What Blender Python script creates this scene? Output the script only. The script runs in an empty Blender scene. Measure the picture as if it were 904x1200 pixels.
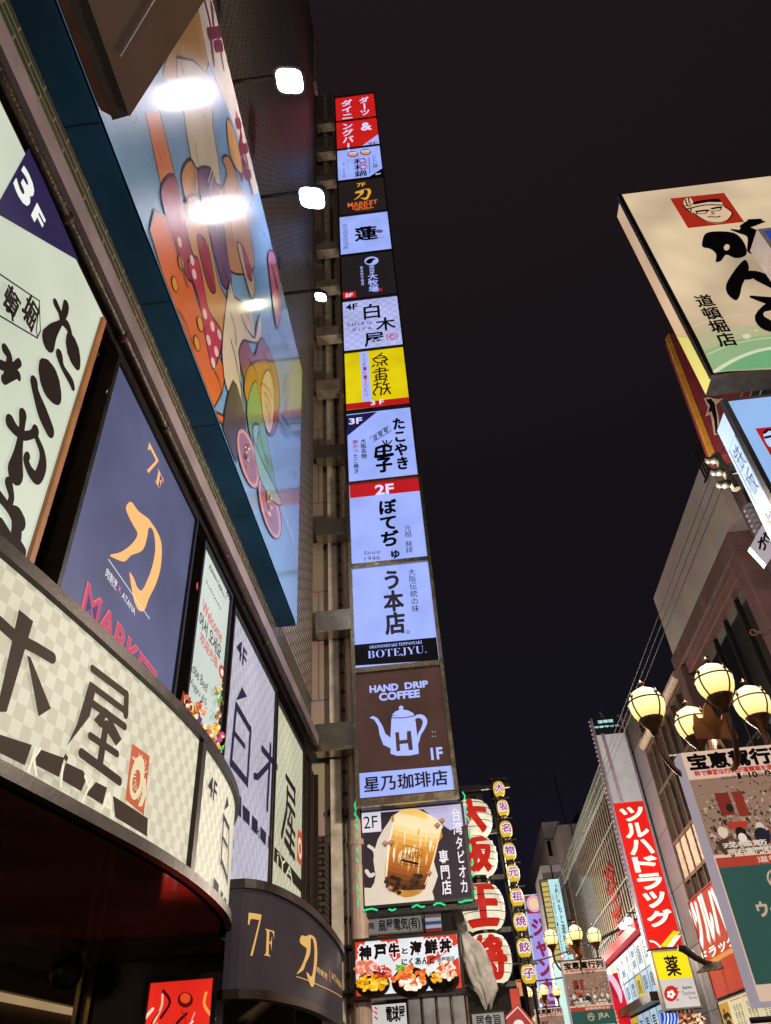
import bpy, bmesh, math, random
from mathutils import Vector, Matrix
from mathutils.geometry import tessellate_polygon, delaunay_2d_cdt
random.seed(7)
SC = bpy.context.scene
COL = SC.collection
# ------------------------------------------------------------------ camera
EYE = Vector((0, 0, 1.6))
FPX, CX, CY = 852.0, 452.0, 600.0
UPV = Vector((373 - CX, -449 - CY, FPX)).normalized()
D0 = Vector((585 - CX, 1519 - CY, FPX)).normalized()
DV = (D0 - UPV * D0.dot(UPV)).normalized()
XV = DV.cross(UPV)
RT = Matrix((XV, DV, UPV))                 # camera axes (right, down, forward) -> world
cam_d = bpy.data.cameras.new('camera')
cam = bpy.data.objects.new('camera', cam_d); COL.objects.link(cam)
rgt, dwn, fwd = (RT @ Vector(a) for a in ((1, 0, 0), (0, 1, 0), (0, 0, 1)))
M4 = Matrix((rgt, -dwn, -fwd)).transposed().to_4x4(); M4.translation = EYE
cam.matrix_world = M4
cam_d.sensor_fit = 'VERTICAL'; cam_d.sensor_height = 36; cam_d.lens = FPX / 1200 * 36
cam_d.clip_end = 2000; cam_d.clip_start = 0.05
SC.camera = cam
SC.view_settings.view_transform = 'Standard'
try: SC.view_settings.look = 'None'
except Exception: pass
SC.view_settings.exposure = 0; SC.view_settings.gamma = 1
SC.cycles.use_denoising = True
SC.cycles.max_bounces = 6; SC.cycles.glossy_bounces = 4; SC.cycles.diffuse_bounces = 3
SC.cycles.sample_clamp_indirect = 4; SC.cycles.sample_clamp_direct = 14; SC.cycles.caustics_reflective = False; SC.cycles.caustics_refractive = False
# ------------------------------------------------------------------ night sky
def S(h, k=1.0):
    h = h.lstrip('#'); c = [int(h[i:i + 2], 16) / 255 for i in (0, 2, 4)]
    return tuple((v / 12.92 if v <= .04045 else ((v + .055) / 1.055) ** 2.4) * k for v in c) + (1,)
W = bpy.data.worlds.new('World'); SC.world = W; W.use_nodes = True
nt = W.node_tree; bg = nt.nodes['Background']
tc = nt.nodes.new('ShaderNodeTexCoord'); sx = nt.nodes.new('ShaderNodeSeparateXYZ'); rp = nt.nodes.new('ShaderNodeValToRGB')
nt.links.new(tc.outputs['Generated'], sx.inputs[0]); nt.links.new(sx.outputs['Z'], rp.inputs[0]); nt.links.new(rp.outputs[0], bg.inputs[0])
rp.color_ramp.elements[0].position = .15; rp.color_ramp.elements[0].color = S('#14121d')
rp.color_ramp.elements[1].position = .97; rp.color_ramp.elements[1].color = S('#1f1719')
e = rp.color_ramp.elements.new(.6); e.color = S('#131115')
bg.inputs[1].default_value = 1.0

# ------------------------------------------------------------------ pixel rays -> places on real planes
def ray(x, y): return (RT @ Vector((x - CX, y - CY, FPX))).normalized()
def onx(x, y, X): r = ray(x, y); return EYE + r * (X / r.x)
def ony(x, y, Y): r = ray(x, y); return EYE + r * (Y / r.y)
def onz(x, y, Z): r = ray(x, y); return EYE + r * ((Z - EYE.z) / r.z)
def crop(ox, oy, s): return lambda *p: [(ox + a / s, oy + b / s) for a, b in p]
A_ = crop(0, 0, 3.75); B_ = crop(180, 0, 3.75); C_ = crop(0, 300, 3.75); D_ = crop(180, 300, 3.75)
E_ = crop(0, 600, 3.75); F_ = crop(180, 600, 3.75); G_ = crop(0, 880, 3.75); H_ = crop(180, 880, 3.75)
K1 = crop(370, 90, 7.5); K2 = crop(370, 240, 7.5); K3 = crop(370, 390, 6.667); K4 = crop(370, 550, 5.22)
K5 = crop(370, 740, 5.022); K6 = crop(390, 920, 3.767); K7 = crop(600, 1000, 5.022); K8 = crop(560, 880, 5.65)
R1 = crop(704, 190, 4.445); R2 = crop(704, 430, 4.445); R3 = crop(704, 660, 4.445); R4 = crop(770, 860, 6.664)
R5 = crop(770, 1020, 6.664); R6 = crop(660, 830, 5.65); R7 = crop(690, 1020, 5.65); R8 = crop(600, 930, 5.65)

# ------------------------------------------------------------------ materials
MC = {}
def nn(m, t, **k):
    n = m.node_tree.nodes.new(t)
    for a, b in k.items(): setattr(n, a, b)
    return n
def newmat(name):
    m = bpy.data.materials.new(name); m.use_nodes = True
    return m, m.node_tree, m.node_tree.nodes['Principled BSDF']
def mat(name, col, rough=.6, metal=0., var=.25, scale=6., bump=0., bscale=40., spec=.5, stretch=(1, 1, 1)):
    """painted, cast or bare surface with mottling and bump"""
    if name in MC: return MC[name]
    m, t, p = newmat(name); L = t.links
    c = S(col) if isinstance(col, str) else tuple(col) + (1,)
    co = nn(m, 'ShaderNodeTexCoord'); mp = nn(m, 'ShaderNodeMapping'); mp.inputs['Scale'].default_value = stretch
    L.new(co.outputs['Object'], mp.inputs[0])
    n = nn(m, 'ShaderNodeTexNoise'); n.inputs['Scale'].default_value = scale; n.inputs['Detail'].default_value = 6
    L.new(mp.outputs[0], n.inputs['Vector'])
    r = nn(m, 'ShaderNodeValToRGB'); L.new(n.outputs['Fac'], r.inputs[0])
    r.color_ramp.elements[0].position = .3; r.color_ramp.elements[1].position = .7
    r.color_ramp.elements[0].color = tuple(v * (1 - var) for v in c[:3]) + (1,)
    r.color_ramp.elements[1].color = tuple(min(1, v * (1 + var * .5)) for v in c[:3]) + (1,)
    L.new(r.outputs[0], p.inputs['Base Color'])
    p.inputs['Metallic'].default_value = metal; p.inputs['Specular IOR Level'].default_value = spec
    mr = nn(m, 'ShaderNodeMapRange'); mr.inputs['To Min'].default_value = max(.02, rough - .1); mr.inputs['To Max'].default_value = min(1, rough + .12)
    L.new(n.outputs['Fac'], mr.inputs[0]); L.new(mr.outputs[0], p.inputs['Roughness'])
    if bump:
        b = nn(m, 'ShaderNodeBump'); b.inputs['Strength'].default_value = bump; b.inputs['Distance'].default_value = .02
        n2 = nn(m, 'ShaderNodeTexNoise'); n2.inputs['Scale'].default_value = bscale; n2.inputs['Detail'].default_value = 3
        L.new(mp.outputs[0], n2.inputs['Vector']); L.new(n2.outputs['Fac'], b.inputs['Height']); L.new(b.outputs[0], p.inputs['Normal'])
    MC[name] = m; return m
def lit(col, k=1.0, panel=False, rough=.3, uneven=.12, uscale=.9, spec=.15):
    """backlit translucent acrylic / vinyl, also surfaces given a glow: gives off its own colour, slightly uneven tubes behind"""
    key = ('lit', col, k, panel, uneven, spec)
    if key in MC: return MC[key]
    m, t, p = newmat('emissive_' + col.strip('#')); L = t.links; c = S(col)
    p.inputs['Base Color'].default_value = tuple(v * .25 for v in c[:3]) + (1,)
    p.inputs['Roughness'].default_value = rough + .15; p.inputs['Specular IOR Level'].default_value = spec
    p.inputs['Emission Strength'].default_value = k
    p.inputs['Emission Color'].default_value = c
    if panel:
        co = nn(m, 'ShaderNodeTexCoord'); n = nn(m, 'ShaderNodeTexNoise'); n.inputs['Scale'].default_value = uscale; n.inputs['Detail'].default_value = 2
        L.new(co.outputs['Object'], n.inputs['Vector'])
        mr = nn(m, 'ShaderNodeMapRange'); mr.inputs['From Min'].default_value = .3; mr.inputs['From Max'].default_value = .7
        mr.inputs['To Min'].default_value = k * (1 - uneven); mr.inputs['To Max'].default_value = k * (1 + uneven * .5)
        L.new(n.outputs['Fac'], mr.inputs[0]); L.new(mr.outputs[0], p.inputs['Emission Strength'])
    else:
        m.cycles.emission_sampling = 'NONE'
    MC[key] = m; return m
def ink(col, rough=.55, spec=.08):
    key = ('ink', col, rough)
    if key in MC: return MC[key]
    m, t, p = newmat('print_' + col.strip('#')); p.inputs['Base Color'].default_value = S(col); p.inputs['Roughness'].default_value = rough
    p.inputs['Specular IOR Level'].default_value = spec
    MC[key] = m; return m
def checker(name, c1, c2, k, size):
    if name in MC: return MC[name]
    m, t, p = newmat(name); L = t.links
    uv = nn(m, 'ShaderNodeUVMap'); p.inputs['Base Color'].default_value = (.1, .1, .09, 1); ch = nn(m, 'ShaderNodeTexChecker'); ch.inputs['Scale'].default_value = 1 / size
    ch.inputs['Color1'].default_value = S(c1); ch.inputs['Color2'].default_value = S(c2)
    mp = nn(m, 'ShaderNodeMapping'); mp.inputs['Location'].default_value = (.013, .017, .5 * size)
    L.new(uv.outputs[0], mp.inputs[0]); L.new(mp.outputs[0], ch.inputs['Vector'])
    L.new(ch.outputs[0], p.inputs['Emission Color'])
    n = nn(m, 'ShaderNodeTexNoise'); n.inputs['Scale'].default_value = .8; co = nn(m, 'ShaderNodeTexCoord'); L.new(co.outputs['Object'], n.inputs['Vector'])
    mr = nn(m, 'ShaderNodeMapRange'); mr.inputs['From Min'].default_value = .3; mr.inputs['From Max'].default_value = .7
    mr.inputs['To Min'].default_value = k * .8; mr.inputs['To Max'].default_value = k * 1.08
    L.new(n.outputs['Fac'], mr.inputs[0]); L.new(mr.outputs[0], p.inputs['Emission Strength'])
    p.inputs['Roughness'].default_value = .5; p.inputs['Specular IOR Level'].default_value = .12
    MC[name] = m; return m
def tiles(name, c1, c2, cm, tw, th, rough, axis='yz', bump=.6, mortar=.012, wob=.0):
    """glazed wall tiles / bricks; coordinates in metres"""
    if name in MC: return MC[name]
    m, t, p = newmat(name); L = t.links
    co = nn(m, 'ShaderNodeTexCoord'); sp = nn(m, 'ShaderNodeSeparateXYZ'); cb = nn(m, 'ShaderNodeCombineXYZ')
    L.new(co.outputs['Object'], sp.inputs[0])
    L.new(sp.outputs[axis[0].upper()], cb.inputs[0]); L.new(sp.outputs[axis[1].upper()], cb.inputs[1])
    b = nn(m, 'ShaderNodeTexBrick'); L.new(cb.outputs[0], b.inputs['Vector'])
    b.inputs['Scale'].default_value = 1; b.inputs['Brick Width'].default_value = tw; b.inputs['Row Height'].default_value = th
    b.inputs['Mortar Size'].default_value = mortar; b.inputs['Mortar Smooth'].default_value = .3
    b.inputs['Color1'].default_value = S(c1); b.inputs['Color2'].default_value = S(c2); b.inputs['Mortar'].default_value = S(cm)
    n = nn(m, 'ShaderNodeTexNoise'); n.inputs['Scale'].default_value = 1.3; n.inputs['Detail'].default_value = 5; L.new(co.outputs['Object'], n.inputs['Vector'])
    mx = nn(m, 'ShaderNodeMix', data_type='RGBA', blend_type='MULTIPLY'); mx.inputs['Factor'].default_value = .5
    L.new(b.outputs['Color'], mx.inputs[6]); L.new(n.outputs['Color'], mx.inputs[7]); L.new(mx.outputs[2], p.inputs['Base Color'])
    n2 = nn(m, 'ShaderNodeTexNoise'); n2.inputs['Scale'].default_value = 9; n2.inputs['Detail'].default_value = 4; L.new(co.outputs['Object'], n2.inputs['Vector'])
    ad = nn(m, 'ShaderNodeMath', operation='MULTIPLY_ADD'); ad.inputs[1].default_value = -1; L.new(b.outputs['Fac'], ad.inputs[0])
    sc = nn(m, 'ShaderNodeMath', operation='MULTIPLY'); sc.inputs[1].default_value = .6; L.new(n2.outputs['Fac'], sc.inputs[0]); L.new(sc.outputs[0], ad.inputs[2])
    bp = nn(m, 'ShaderNodeBump'); bp.inputs['Strength'].default_value = bump; bp.inputs['Distance'].default_value = .03 if 'glazed' in name else .012
    L.new(ad.outputs[0], bp.inputs['Height']); L.new(bp.outputs[0], p.inputs['Normal'])
    mr = nn(m, 'ShaderNodeMapRange'); mr.inputs['To Min'].default_value = rough; mr.inputs['To Max'].default_value = rough + .5
    L.new(b.outputs['Fac'], mr.inputs[0]); L.new(mr.outputs[0], p.inputs['Roughness'])
    MC[name] = m; return m

BLACK = mat('black_painted_metal', '#17130f', .35, .0, .3, 8, .15, 60)
DARK = mat('dark_bronze_frame', '#2a201b', .42, .4, .4, 10, .06, 30)
STEEL = mat('brushed_steel', '#b9b4a6', .22, .95, .2, 3, .12, 14, stretch=(1, 1, 9))
CONC = mat('stained_concrete', '#a39282', .75, 0, .35, 2.2, .25, 25)
BEIGE = mat('beige_painted_render', '#dccab6', .6, 0, .3, 1.5, .15, 30)
PIPE = mat('beige_downpipe_paint', '#d9bcaa', .4, 0, .25, 3, .1, 20)
BRONZE = mat('bronze_paint', '#5f3d24', .35, .55, .4, 12, .2, 50)
CABLE = mat('cable_rubber', '#0c0b0d', .6)

# ------------------------------------------------------------------ mesh builder
class MB:
    def __init__(s): s.v = []; s.f = []; s.m = []; s.uv = []; s.mats = []; s.smooth = False
    def mi(s, m):
        if m not in s.mats: s.mats.append(m)
        return s.mats.index(m)
    def add(s, vs, fs, m, uvs=None):
        o = len(s.v); s.v += [Vector(a) for a in vs]; k = s.mi(m)
        for f in fs:
            s.f.append([o + i for i in f]); s.m.append(k)
            s.uv.append([uvs[i] for i in f] if uvs else None)
        return s
    def box(s, a, b, m):
        x0, x1 = sorted((a[0], b[0])); y0, y1 = sorted((a[1], b[1])); z0, z1 = sorted((a[2], b[2]))
        v = [(x, y, z) for x in (x0, x1) for y in (y0, y1) for z in (z0, z1)]
        return s.add(v, [(0, 1, 3, 2), (4, 6, 7, 5), (0, 4, 5, 1), (2, 3, 7, 6), (0, 2, 6, 4), (1, 5, 7, 3)], m)
    def prism(s, plan, z0, z1, m):
        n = len(plan); v = [(x, y, z0) for x, y in plan] + [(x, y, z1) for x, y in plan]
        return s.add(v, [tuple(range(n)), tuple(range(2 * n - 1, n - 1, -1))] + [(i, (i + 1) % n, n + (i + 1) % n, n + i) for i in range(n)], m)
    def hull(s, q, d, m):
        """quad q pushed by vector d"""
        v = [Vector(a) for a in q] + [Vector(a) + Vector(d) for a in q]; n = len(q)
        return s.add(v, [tuple(range(n)), tuple(range(2 * n - 1, n - 1, -1))] + [(i, (i + 1) % n, n + (i + 1) % n, n + i) for i in range(n)], m)
    def tube(s, pts, r, m, n=8, caps=True):
        pts = [Vector(p) for p in pts]; rr = r if isinstance(r, (list, tuple)) else [r] * len(pts)
        v = []; prev = None
        for i, p in enumerate(pts):
            t = (pts[min(i + 1, len(pts) - 1)] - pts[max(i - 1, 0)]).normalized()
            a = prev if prev and abs(prev.dot(t)) < .95 else (Vector((0, 0, 1)) if abs(t.z) < .9 else Vector((1, 0, 0)))
            a = (a - t * a.dot(t)).normalized(); prev = a; b = t.cross(a)
            for k in range(n):
                q = 2 * math.pi * k / n; v.append(p + (a * math.cos(q) + b * math.sin(q)) * rr[i])
        f = [(i * n + k, i * n + (k + 1) % n, (i + 1) * n + (k + 1) % n, (i + 1) * n + k) for i in range(len(pts) - 1) for k in range(n)]
        if caps: f += [tuple(range(n - 1, -1, -1)), tuple(range((len(pts) - 1) * n, len(pts) * n))]
        return s.add(v, f, m)
    def lathe(s, c, prof, m, n=20):
        """profile of (radius, z) round the vertical through c"""
        c = Vector(c); v = [c + Vector((r * math.cos(2 * math.pi * k / n), r * math.sin(2 * math.pi * k / n), z)) for r, z in prof for k in range(n)]
        f = [(i * n + k, i * n + (k + 1) % n, (i + 1) * n + (k + 1) % n, (i + 1) * n + k) for i in range(len(prof) - 1) for k in range(n)]
        return s.add(v, f, m)
    def build(s, name, parent=None, smooth=False, bevel=0, origin=None):
        org = root_loc(parent) if parent else (Vector(origin) if origin else Vector((0, 0, 0)))
        me = bpy.data.meshes.new(name); me.from_pydata([tuple(v - org) for v in s.v], [], s.f)
        for m in s.mats: me.materials.append(m)
        me.polygons.foreach_set('material_index', s.m)
        ul = me.uv_layers.new(name='UVMap')
        for p, u in zip(me.polygons, s.uv):
            if u:
                for li, q in zip(p.loop_indices, u): ul.data[li].uv = q
        if smooth: me.polygons.foreach_set('use_smooth', [True] * len(me.polygons))
        me.validate(); me.update()
        o = bpy.data.objects.new(name, me); COL.objects.link(o)
        if parent: o.parent = parent
        else: o.location = org
        if bevel:
            b = o.modifiers.new('bevel', 'BEVEL'); b.width = bevel; b.segments = 2; b.limit_method = 'ANGLE'
        return o
LOC = {}
def root_loc(o):
    while o.parent: o = o.parent
    return LOC.get(o.name, Vector(o.location))
def tag(o, label=None, cat=None, group=None, kind=None):
    for k, v in (('label', label), ('category', cat), ('group', group), ('kind', kind)):
        if v: o[k] = v
    return o
def thing(name, label, cat, loc, group=None):
    o = bpy.data.objects.new(name, None); COL.objects.link(o); o.location = loc; o.empty_display_size = .2
    LOC[o.name] = Vector(loc); return tag(o, label, cat, group)
def scatter(name, proto_mb, pts, parent):
    o = proto_mb.build(name, parent); o.data.transform(Matrix.Translation(root_loc(parent))); o.location = Vector(pts[0]) - root_loc(parent)
    for p in pts[1:]:
        c = o.copy(); COL.objects.link(c); c.parent = parent; c.location = Vector(p) - root_loc(parent)
def copy_tree(o, parent=None):
    c = o.copy(); COL.objects.link(c)
    if parent: c.parent = parent
    else: LOC[c.name] = Vector(o.location)
    for ch in list(o.children): copy_tree(ch, c)
    return c

# ------------------------------------------------------------------ sign surfaces
class Flat:
    """u to the reader's right, v up, n towards the reader"""
    def __init__(s, o, u, n): s.o = Vector(o); s.u = Vector(u).normalized(); s.n = Vector(n).normalized(); s.v = s.n.cross(s.u); s.curved = False
    def P(s, a, b, d=0): return s.o + s.u * a + s.v * b + s.n * d
    def uv(s, px):
        r = ray(*px); t = (s.o - EYE).dot(s.n) / r.dot(s.n); q = EYE + r * t - s.o
        return (q.dot(s.u), q.dot(s.v))
def faceY(y): return Flat((0, y, 0), (1, 0, 0), (0, -1, 0))
def faceL(x): return Flat((x, 0, 0), (0, 1, 0), (1, 0, 0))       # on the left wall, looking into the street
def faceR(x): return Flat((x, 0, 0), (0, -1, 0), (-1, 0, 0))
class Curved:
    def __init__(s, plan):
        s.p = [Vector(q) for q in plan]; s.L = [0]; s.curved = True
        for a, b in zip(s.p, s.p[1:]): s.L.append(s.L[-1] + (b - a).length)
    def P(s, a, b, d=0):
        i = max(0, min(len(s.p) - 2, next((k for k in range(len(s.L) - 1) if a <= s.L[k + 1]), len(s.p) - 2)))
        t = (a - s.L[i]) / (s.L[i + 1] - s.L[i])
        def nrm(k):
            w = s.p[min(k + 1, len(s.p) - 1)] - s.p[max(k - 1, 0)]; return Vector((w.y, -w.x)).normalized()
        q = s.p[i].lerp(s.p[i + 1], t); n = nrm(i).lerp(nrm(i + 1), t)
        return Vector((q.x + n.x * d, q.y + n.y * d, b))
    def uv(s, px):
        r = ray(*px); best = None
        for i in range(len(s.p) - 1):
            a, b = s.p[i], s.p[i + 1]; w = b - a
            det = r.x * -w.y + w.x * r.y
            if abs(det) < 1e-9: continue
            t = (a.x * -w.y + w.x * a.y) / det; k = (r.x * a.y - r.y * a.x) / det
            e = max(0, -k, k - 1)
            if t > 0 and (best is None or e < best[0] - 1e-6): best = (e, s.L[i] + max(0, min(1, k)) * w.length, EYE.z + r.z * t)
        return best[1:]
def spline(pts, n=5, closed=True):
    if n <= 1: return pts
    out = []; N = len(pts); rng = range(N) if closed else range(N - 1)
    for i in rng:
        g = lambda k: Vector(pts[k % N] if closed else pts[max(0, min(N - 1, k))])
        p0, p1, p2, p3 = g(i - 1), g(i), g(i + 1), g(i + 2)
        for j in range(n):
            t = j / n
            out.append(.5 * ((2 * p1) + (p2 - p0) * t + (2 * p0 - 5 * p1 + 4 * p2 - p3) * t * t + (3 * p1 - p0 - 3 * p2 + p3) * t ** 3))
    if not closed: out.append(Vector(pts[-1]))
    return [tuple(p) for p in out]
GL = {}
def glyph(s, bold):
    k = (s, bold)
    if k not in GL:
        c = bpy.data.curves.new('t', 'FONT'); c.body = s; c.resolution_u = 3; c.offset = bold; c.size = 1; c.fill_mode = 'FRONT'
        o = bpy.data.objects.new('t', c); COL.objects.link(o); bpy.context.view_layer.update()
        m = bpy.data.meshes.new_from_object(o.evaluated_get(bpy.context.evaluated_depsgraph_get()))
        GL[k] = ([(v.co.x, v.co.y) for v in m.vertices], [tuple(p.vertices) for p in m.polygons])
        bpy.data.meshes.remove(m); bpy.data.objects.remove(o); bpy.data.curves.remove(c)
    return GL[k]
class Art:
    """flat printing on one sign surface, in layers 2 mm apart"""
    def __init__(s, surf, base=.004, step=.0008): s.s = surf; s.mb = MB(); s.d = base; s.step = step; s.clip = None
    def layer(s, k=1): s.d += s.step * k; return s
    def put(s, v2, fs, m):
        if s.clip:      # trim to the sheet
            nv = []; nf = []
            for f in fs:
                q = [v2[i] for i in f]
                for ax, lim, sg in ((0, s.clip[0], 1), (1, s.clip[1], 1), (0, s.clip[2], -1), (1, s.clip[3], -1)):
                    o = []
                    for a, b in zip(q, q[1:] + q[:1]):
                        da, db = (a[ax] - lim) * sg, (b[ax] - lim) * sg
                        if da >= 0: o.append(a)
                        if da * db < 0: t = da / (da - db); o.append((a[0] + (b[0] - a[0]) * t, a[1] + (b[1] - a[1]) * t))
                    q = o
                    if not q: break
                if len(q) > 2: nf.append(tuple(range(len(nv), len(nv) + len(q)))); nv += q
            v2, fs = nv, nf
        if s.s.curved:
            bm = bmesh.new(); vs = [bm.verts.new((a, b, 0)) for a, b in v2]
            for f in fs:
                try: bm.faces.new([vs[i] for i in f])
                except ValueError: pass
            if not v2: return
            a0 = min(a for a, b in v2); a1 = max(a for a, b in v2); k = math.ceil(a0 / .06)
            while k * .06 < a1:
                bmesh.ops.bisect_plane(bm, geom=bm.verts[:] + bm.edges[:] + bm.faces[:], plane_co=(k * .06, 0, 0), plane_no=(1, 0, 0)); k += 1
            bm.verts.index_update()
            v2 = [(v.co.x, v.co.y) for v in bm.verts]; fs = [tuple(v.index for v in f.verts) for f in bm.faces]; bm.free()
        s.mb.add([s.s.P(a, b, s.d) for a, b in v2], fs, m, v2)
    def polyuv(s, pts, m, sm=1):
        pts = spline(pts, sm)
        tr = tessellate_polygon([[Vector((a, b, 0)) for a, b in pts]])
        s.put(pts, [tuple(t) for t in tr], m); s.d += s.step; return s
    def poly(s, px, m, sm=1): return s.polyuv([s.s.uv(p) for p in px], m, sm)
    def blob(s, cx, cy, rx, ry, m, rot=0, n=24):      # ellipse given in picture pixels
        c, q = math.cos(math.radians(rot)), math.sin(math.radians(rot))
        return s.poly([(cx + rx * math.cos(t) * c - ry * math.sin(t) * q, cy + rx * math.cos(t) * q + ry * math.sin(t) * c) for t in (2 * math.pi * k / n for k in range(n))], m)
    def line(s, px, w, m, sm=1, closed=False):
        """stroke; w metres, or a list of one per point"""
        pts = [s.s.uv(p) for p in px]; return s.lineuv(pts, w, m, sm, closed)
    def lineuv(s, pts, w, m, sm=1, closed=False):
        ws = list(w) if isinstance(w, (list, tuple)) else [w] * len(pts)
        p3 = spline([(a, b, c) for (a, b), c in zip(pts, ws)], sm, closed) if sm > 1 else [(a, b, c) for (a, b), c in zip(pts, ws)]
        if closed: p3 = p3 + [p3[0]]
        L = []; Rr = []
        for i, (a, b, c) in enumerate(p3):
            if closed: p, q = p3[(i - 1) % (len(p3) - 1)], p3[(i + 1) % (len(p3) - 1)]
            else: p, q = p3[max(i - 1, 0)], p3[min(i + 1, len(p3) - 1)]
            dx, dy = q[0] - p[0], q[1] - p[1]; l = math.hypot(dx, dy) or 1
            L.append((a - dy / l * c / 2, b + dx / l * c / 2)); Rr.append((a + dy / l * c / 2, b - dx / l * c / 2))
        n = len(p3); v = L + Rr
        f = [(i, n + i, n + i + 1, i + 1) for i in range(n - 1)]
        if not closed:
            for (a, b, c) in (p3 if max(ws) > .08 else (p3[0], p3[-1])):
                o = len(v); v += [(a + c / 2 * math.cos(2 * math.pi * k / 12), b + c / 2 * math.sin(2 * math.pi * k / 12)) for k in range(12)]
                f.append(tuple(range(o, o + 12)))
        r = delaunay_2d_cdt([Vector(q) for q in v], [], f, 1, 1e-6)      # one outline, no overlapping pieces
        def inside(t):
            x = sum(r[0][i].x for i in t) / len(t); y = sum(r[0][i].y for i in t) / len(t)
            for q in f:
                c = False
                for i in range(len(q)):
                    (x0, y0), (x1, y1) = v[q[i]], v[q[i - 1]]
                    if (y0 > y) != (y1 > y) and x < (x1 - x0) * (y - y0) / (y1 - y0) + x0: c = not c
                if c: return True
            return False
        s.put([tuple(q) for q in r[0]], [tuple(q) for q in r[2] if inside(q)], m); s.d += s.step; return s
    def fit(s, g, u0, v0, u1, v1, m):
        v, f = g
        if not v: return
        x0 = min(a for a, b in v); x1 = max(a for a, b in v); y0 = min(b for a, b in v); y1 = max(b for a, b in v)
        kx = (u1 - u0) / max(1e-6, x1 - x0); ky = (v1 - v0) / max(1e-6, y1 - y0)
        s.put([(u0 + (a - x0) * kx, v0 + (b - y0) * ky) for a, b in v], f, m)
    def text(s, t, tl, br, m, bold=.02, vert=False, uv=False):
        (u0, v1), (u1, v0) = (tl, br) if uv else (s.s.uv(tl), s.s.uv(br))
        cjk = any(ord(c) > 0x2e7f and not 0x3040 <= ord(c) < 0x3100 and ord(c) < 0x1d000 for c in t); kana = any(0x3040 <= ord(c) < 0x3100 for c in t)
        cap = .006 if cjk else .014 if kana else .03
        if bold > cap + .003:      # heavier than the outline can grow: strike it again, slightly shifted
            n = len(t); em = min(abs(v1 - v0) / (n if vert else 1), abs(u1 - u0) / (1 if vert else n)) * (1 if vert else 1.1); k = (bold - cap) * em
            ring = [(0, 0)] + [(math.cos(q * math.pi / 4 + .39), math.sin(q * math.pi / 4 + .39)) for q in range(0, 8, 1 if bold - cap > .02 else 2)]
            for a, b in ring:
                q = s.d; s.text(t, (u0 + a * k, v1 + b * k), (u1 + a * k, v0 + b * k), m, cap, vert, True); s.d = q + .00012
            s.d += s.step; return s
        bold = min(bold, cap)
        if vert:
            n = len(t); h = (v1 - v0) / n
            for i, ch in enumerate(t):
                if ch == ' ': continue
                g = glyph(ch, bold); c0 = v1 - (i + 1) * h
                if ch == 'ー': g = ([(-b, a) for a, b in g[0]], g[1])
                v, f = g
                x0 = min(a for a, b in v); x1 = max(a for a, b in v); y0 = min(b for a, b in v); y1 = max(b for a, b in v)
                latin = ord(ch) < 0x2000
                if latin: s.fit(g, u0, c0 + h * .08, u1, c0 + h * .92, m)
                elif ch == 'ー': s.fit(g, u0 + (u1 - u0) * .42, c0 + h * .05, u0 + (u1 - u0) * .58, c0 + h * .95, m)
                else:     # keep the glyph's own place inside its square
                    K = (u1 - u0)
                    s.put([(u0 + (a - .04) / .92 * K, c0 + h * (.04 + (b + .08) / .92 * .92)) for a, b in v], f, m)
        else: s.fit(glyph(t, bold), u0, v0, u1, v1, m)
        s.d += s.step; return s
    def build(s, name, parent): return s.mb.build(name, parent)

def panel(surf, u0, v0, u1, v1, m, d=.002, inset=0):
    """one face sheet of a sign"""
    mb = MB(); u0 += inset; v0 += inset; u1 -= inset; v1 -= inset
    n = max(1, int((u1 - u0) / .08)) if surf.curved else 1
    for i in range(n):
        a, b = u0 + (u1 - u0) * i / n, u0 + (u1 - u0) * (i + 1) / n
        q = [(a, v0), (b, v0), (b, v1), (a, v1)]
        mb.add([surf.P(x, y, d) for x, y in q], [(0, 1, 2, 3)], m, q)
    return mb
def casing(surf, u0, v0, u1, v1, t, fr, m, proud=.03, bars='btlr'):
    """box behind a flat sign plus a raised border"""
    mb = MB()
    mb.hull([surf.P(u0, v0, -.003), surf.P(u1, v0, -.003), surf.P(u1, v1, -.003), surf.P(u0, v1, -.003)], surf.n * -t, m)
    for k, (a, b, c, d) in zip('btlr', ((u0, v0, u1, v0 + fr), (u0, v1 - fr, u1, v1), (u0, v0 + fr, u0 + fr, v1 - fr), (u1 - fr, v0 + fr, u1, v1 - fr))):
        if k not in bars: continue
        mb.hull([surf.P(a, b, proud), surf.P(c, b, proud), surf.P(c, d, proud), surf.P(a, d, proud)], surf.n * -(proud + .002), m)
    return mb
def sign(name, label, surf, u0, v0, u1, v1, face, t=.2, fr=.04, cm=None, group=None, cat='sign', proud=.03, bars='btlr'):
    base = surf.P((u0 + u1) / 2, v0, -t)
    r = thing(name, label, cat, base, group)
    casing(surf, u0, v0, u1, v1, t, fr, cm or BLACK, proud, bars).build('casing', r)
    panel(surf, u0, v0, u1, v1, face, .0, fr * .9 if bars == 'btlr' else .004).build('face_panel', r)
    return r, Art(surf)

# ================================================================== SETTING
def struct(mb, name): o = mb.build(name); o['kind'] = 'structure'; return o
struct(MB().add([(-300, -300, 0), (300, -300, 0), (300, 400, 0), (-300, 400, 0)], [(0, 1, 2, 3)], mat('asphalt', '#3a3836', .6, 0, .3, 3, .3, 80)), 'ground')
struct(MB().box((-2.4, -40, .004), (6.4, 110, .05), tiles('street_paving', '#635a54', '#554d48', '#302d2a', .4, .2, .35, 'xy')), 'pavement')

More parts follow.
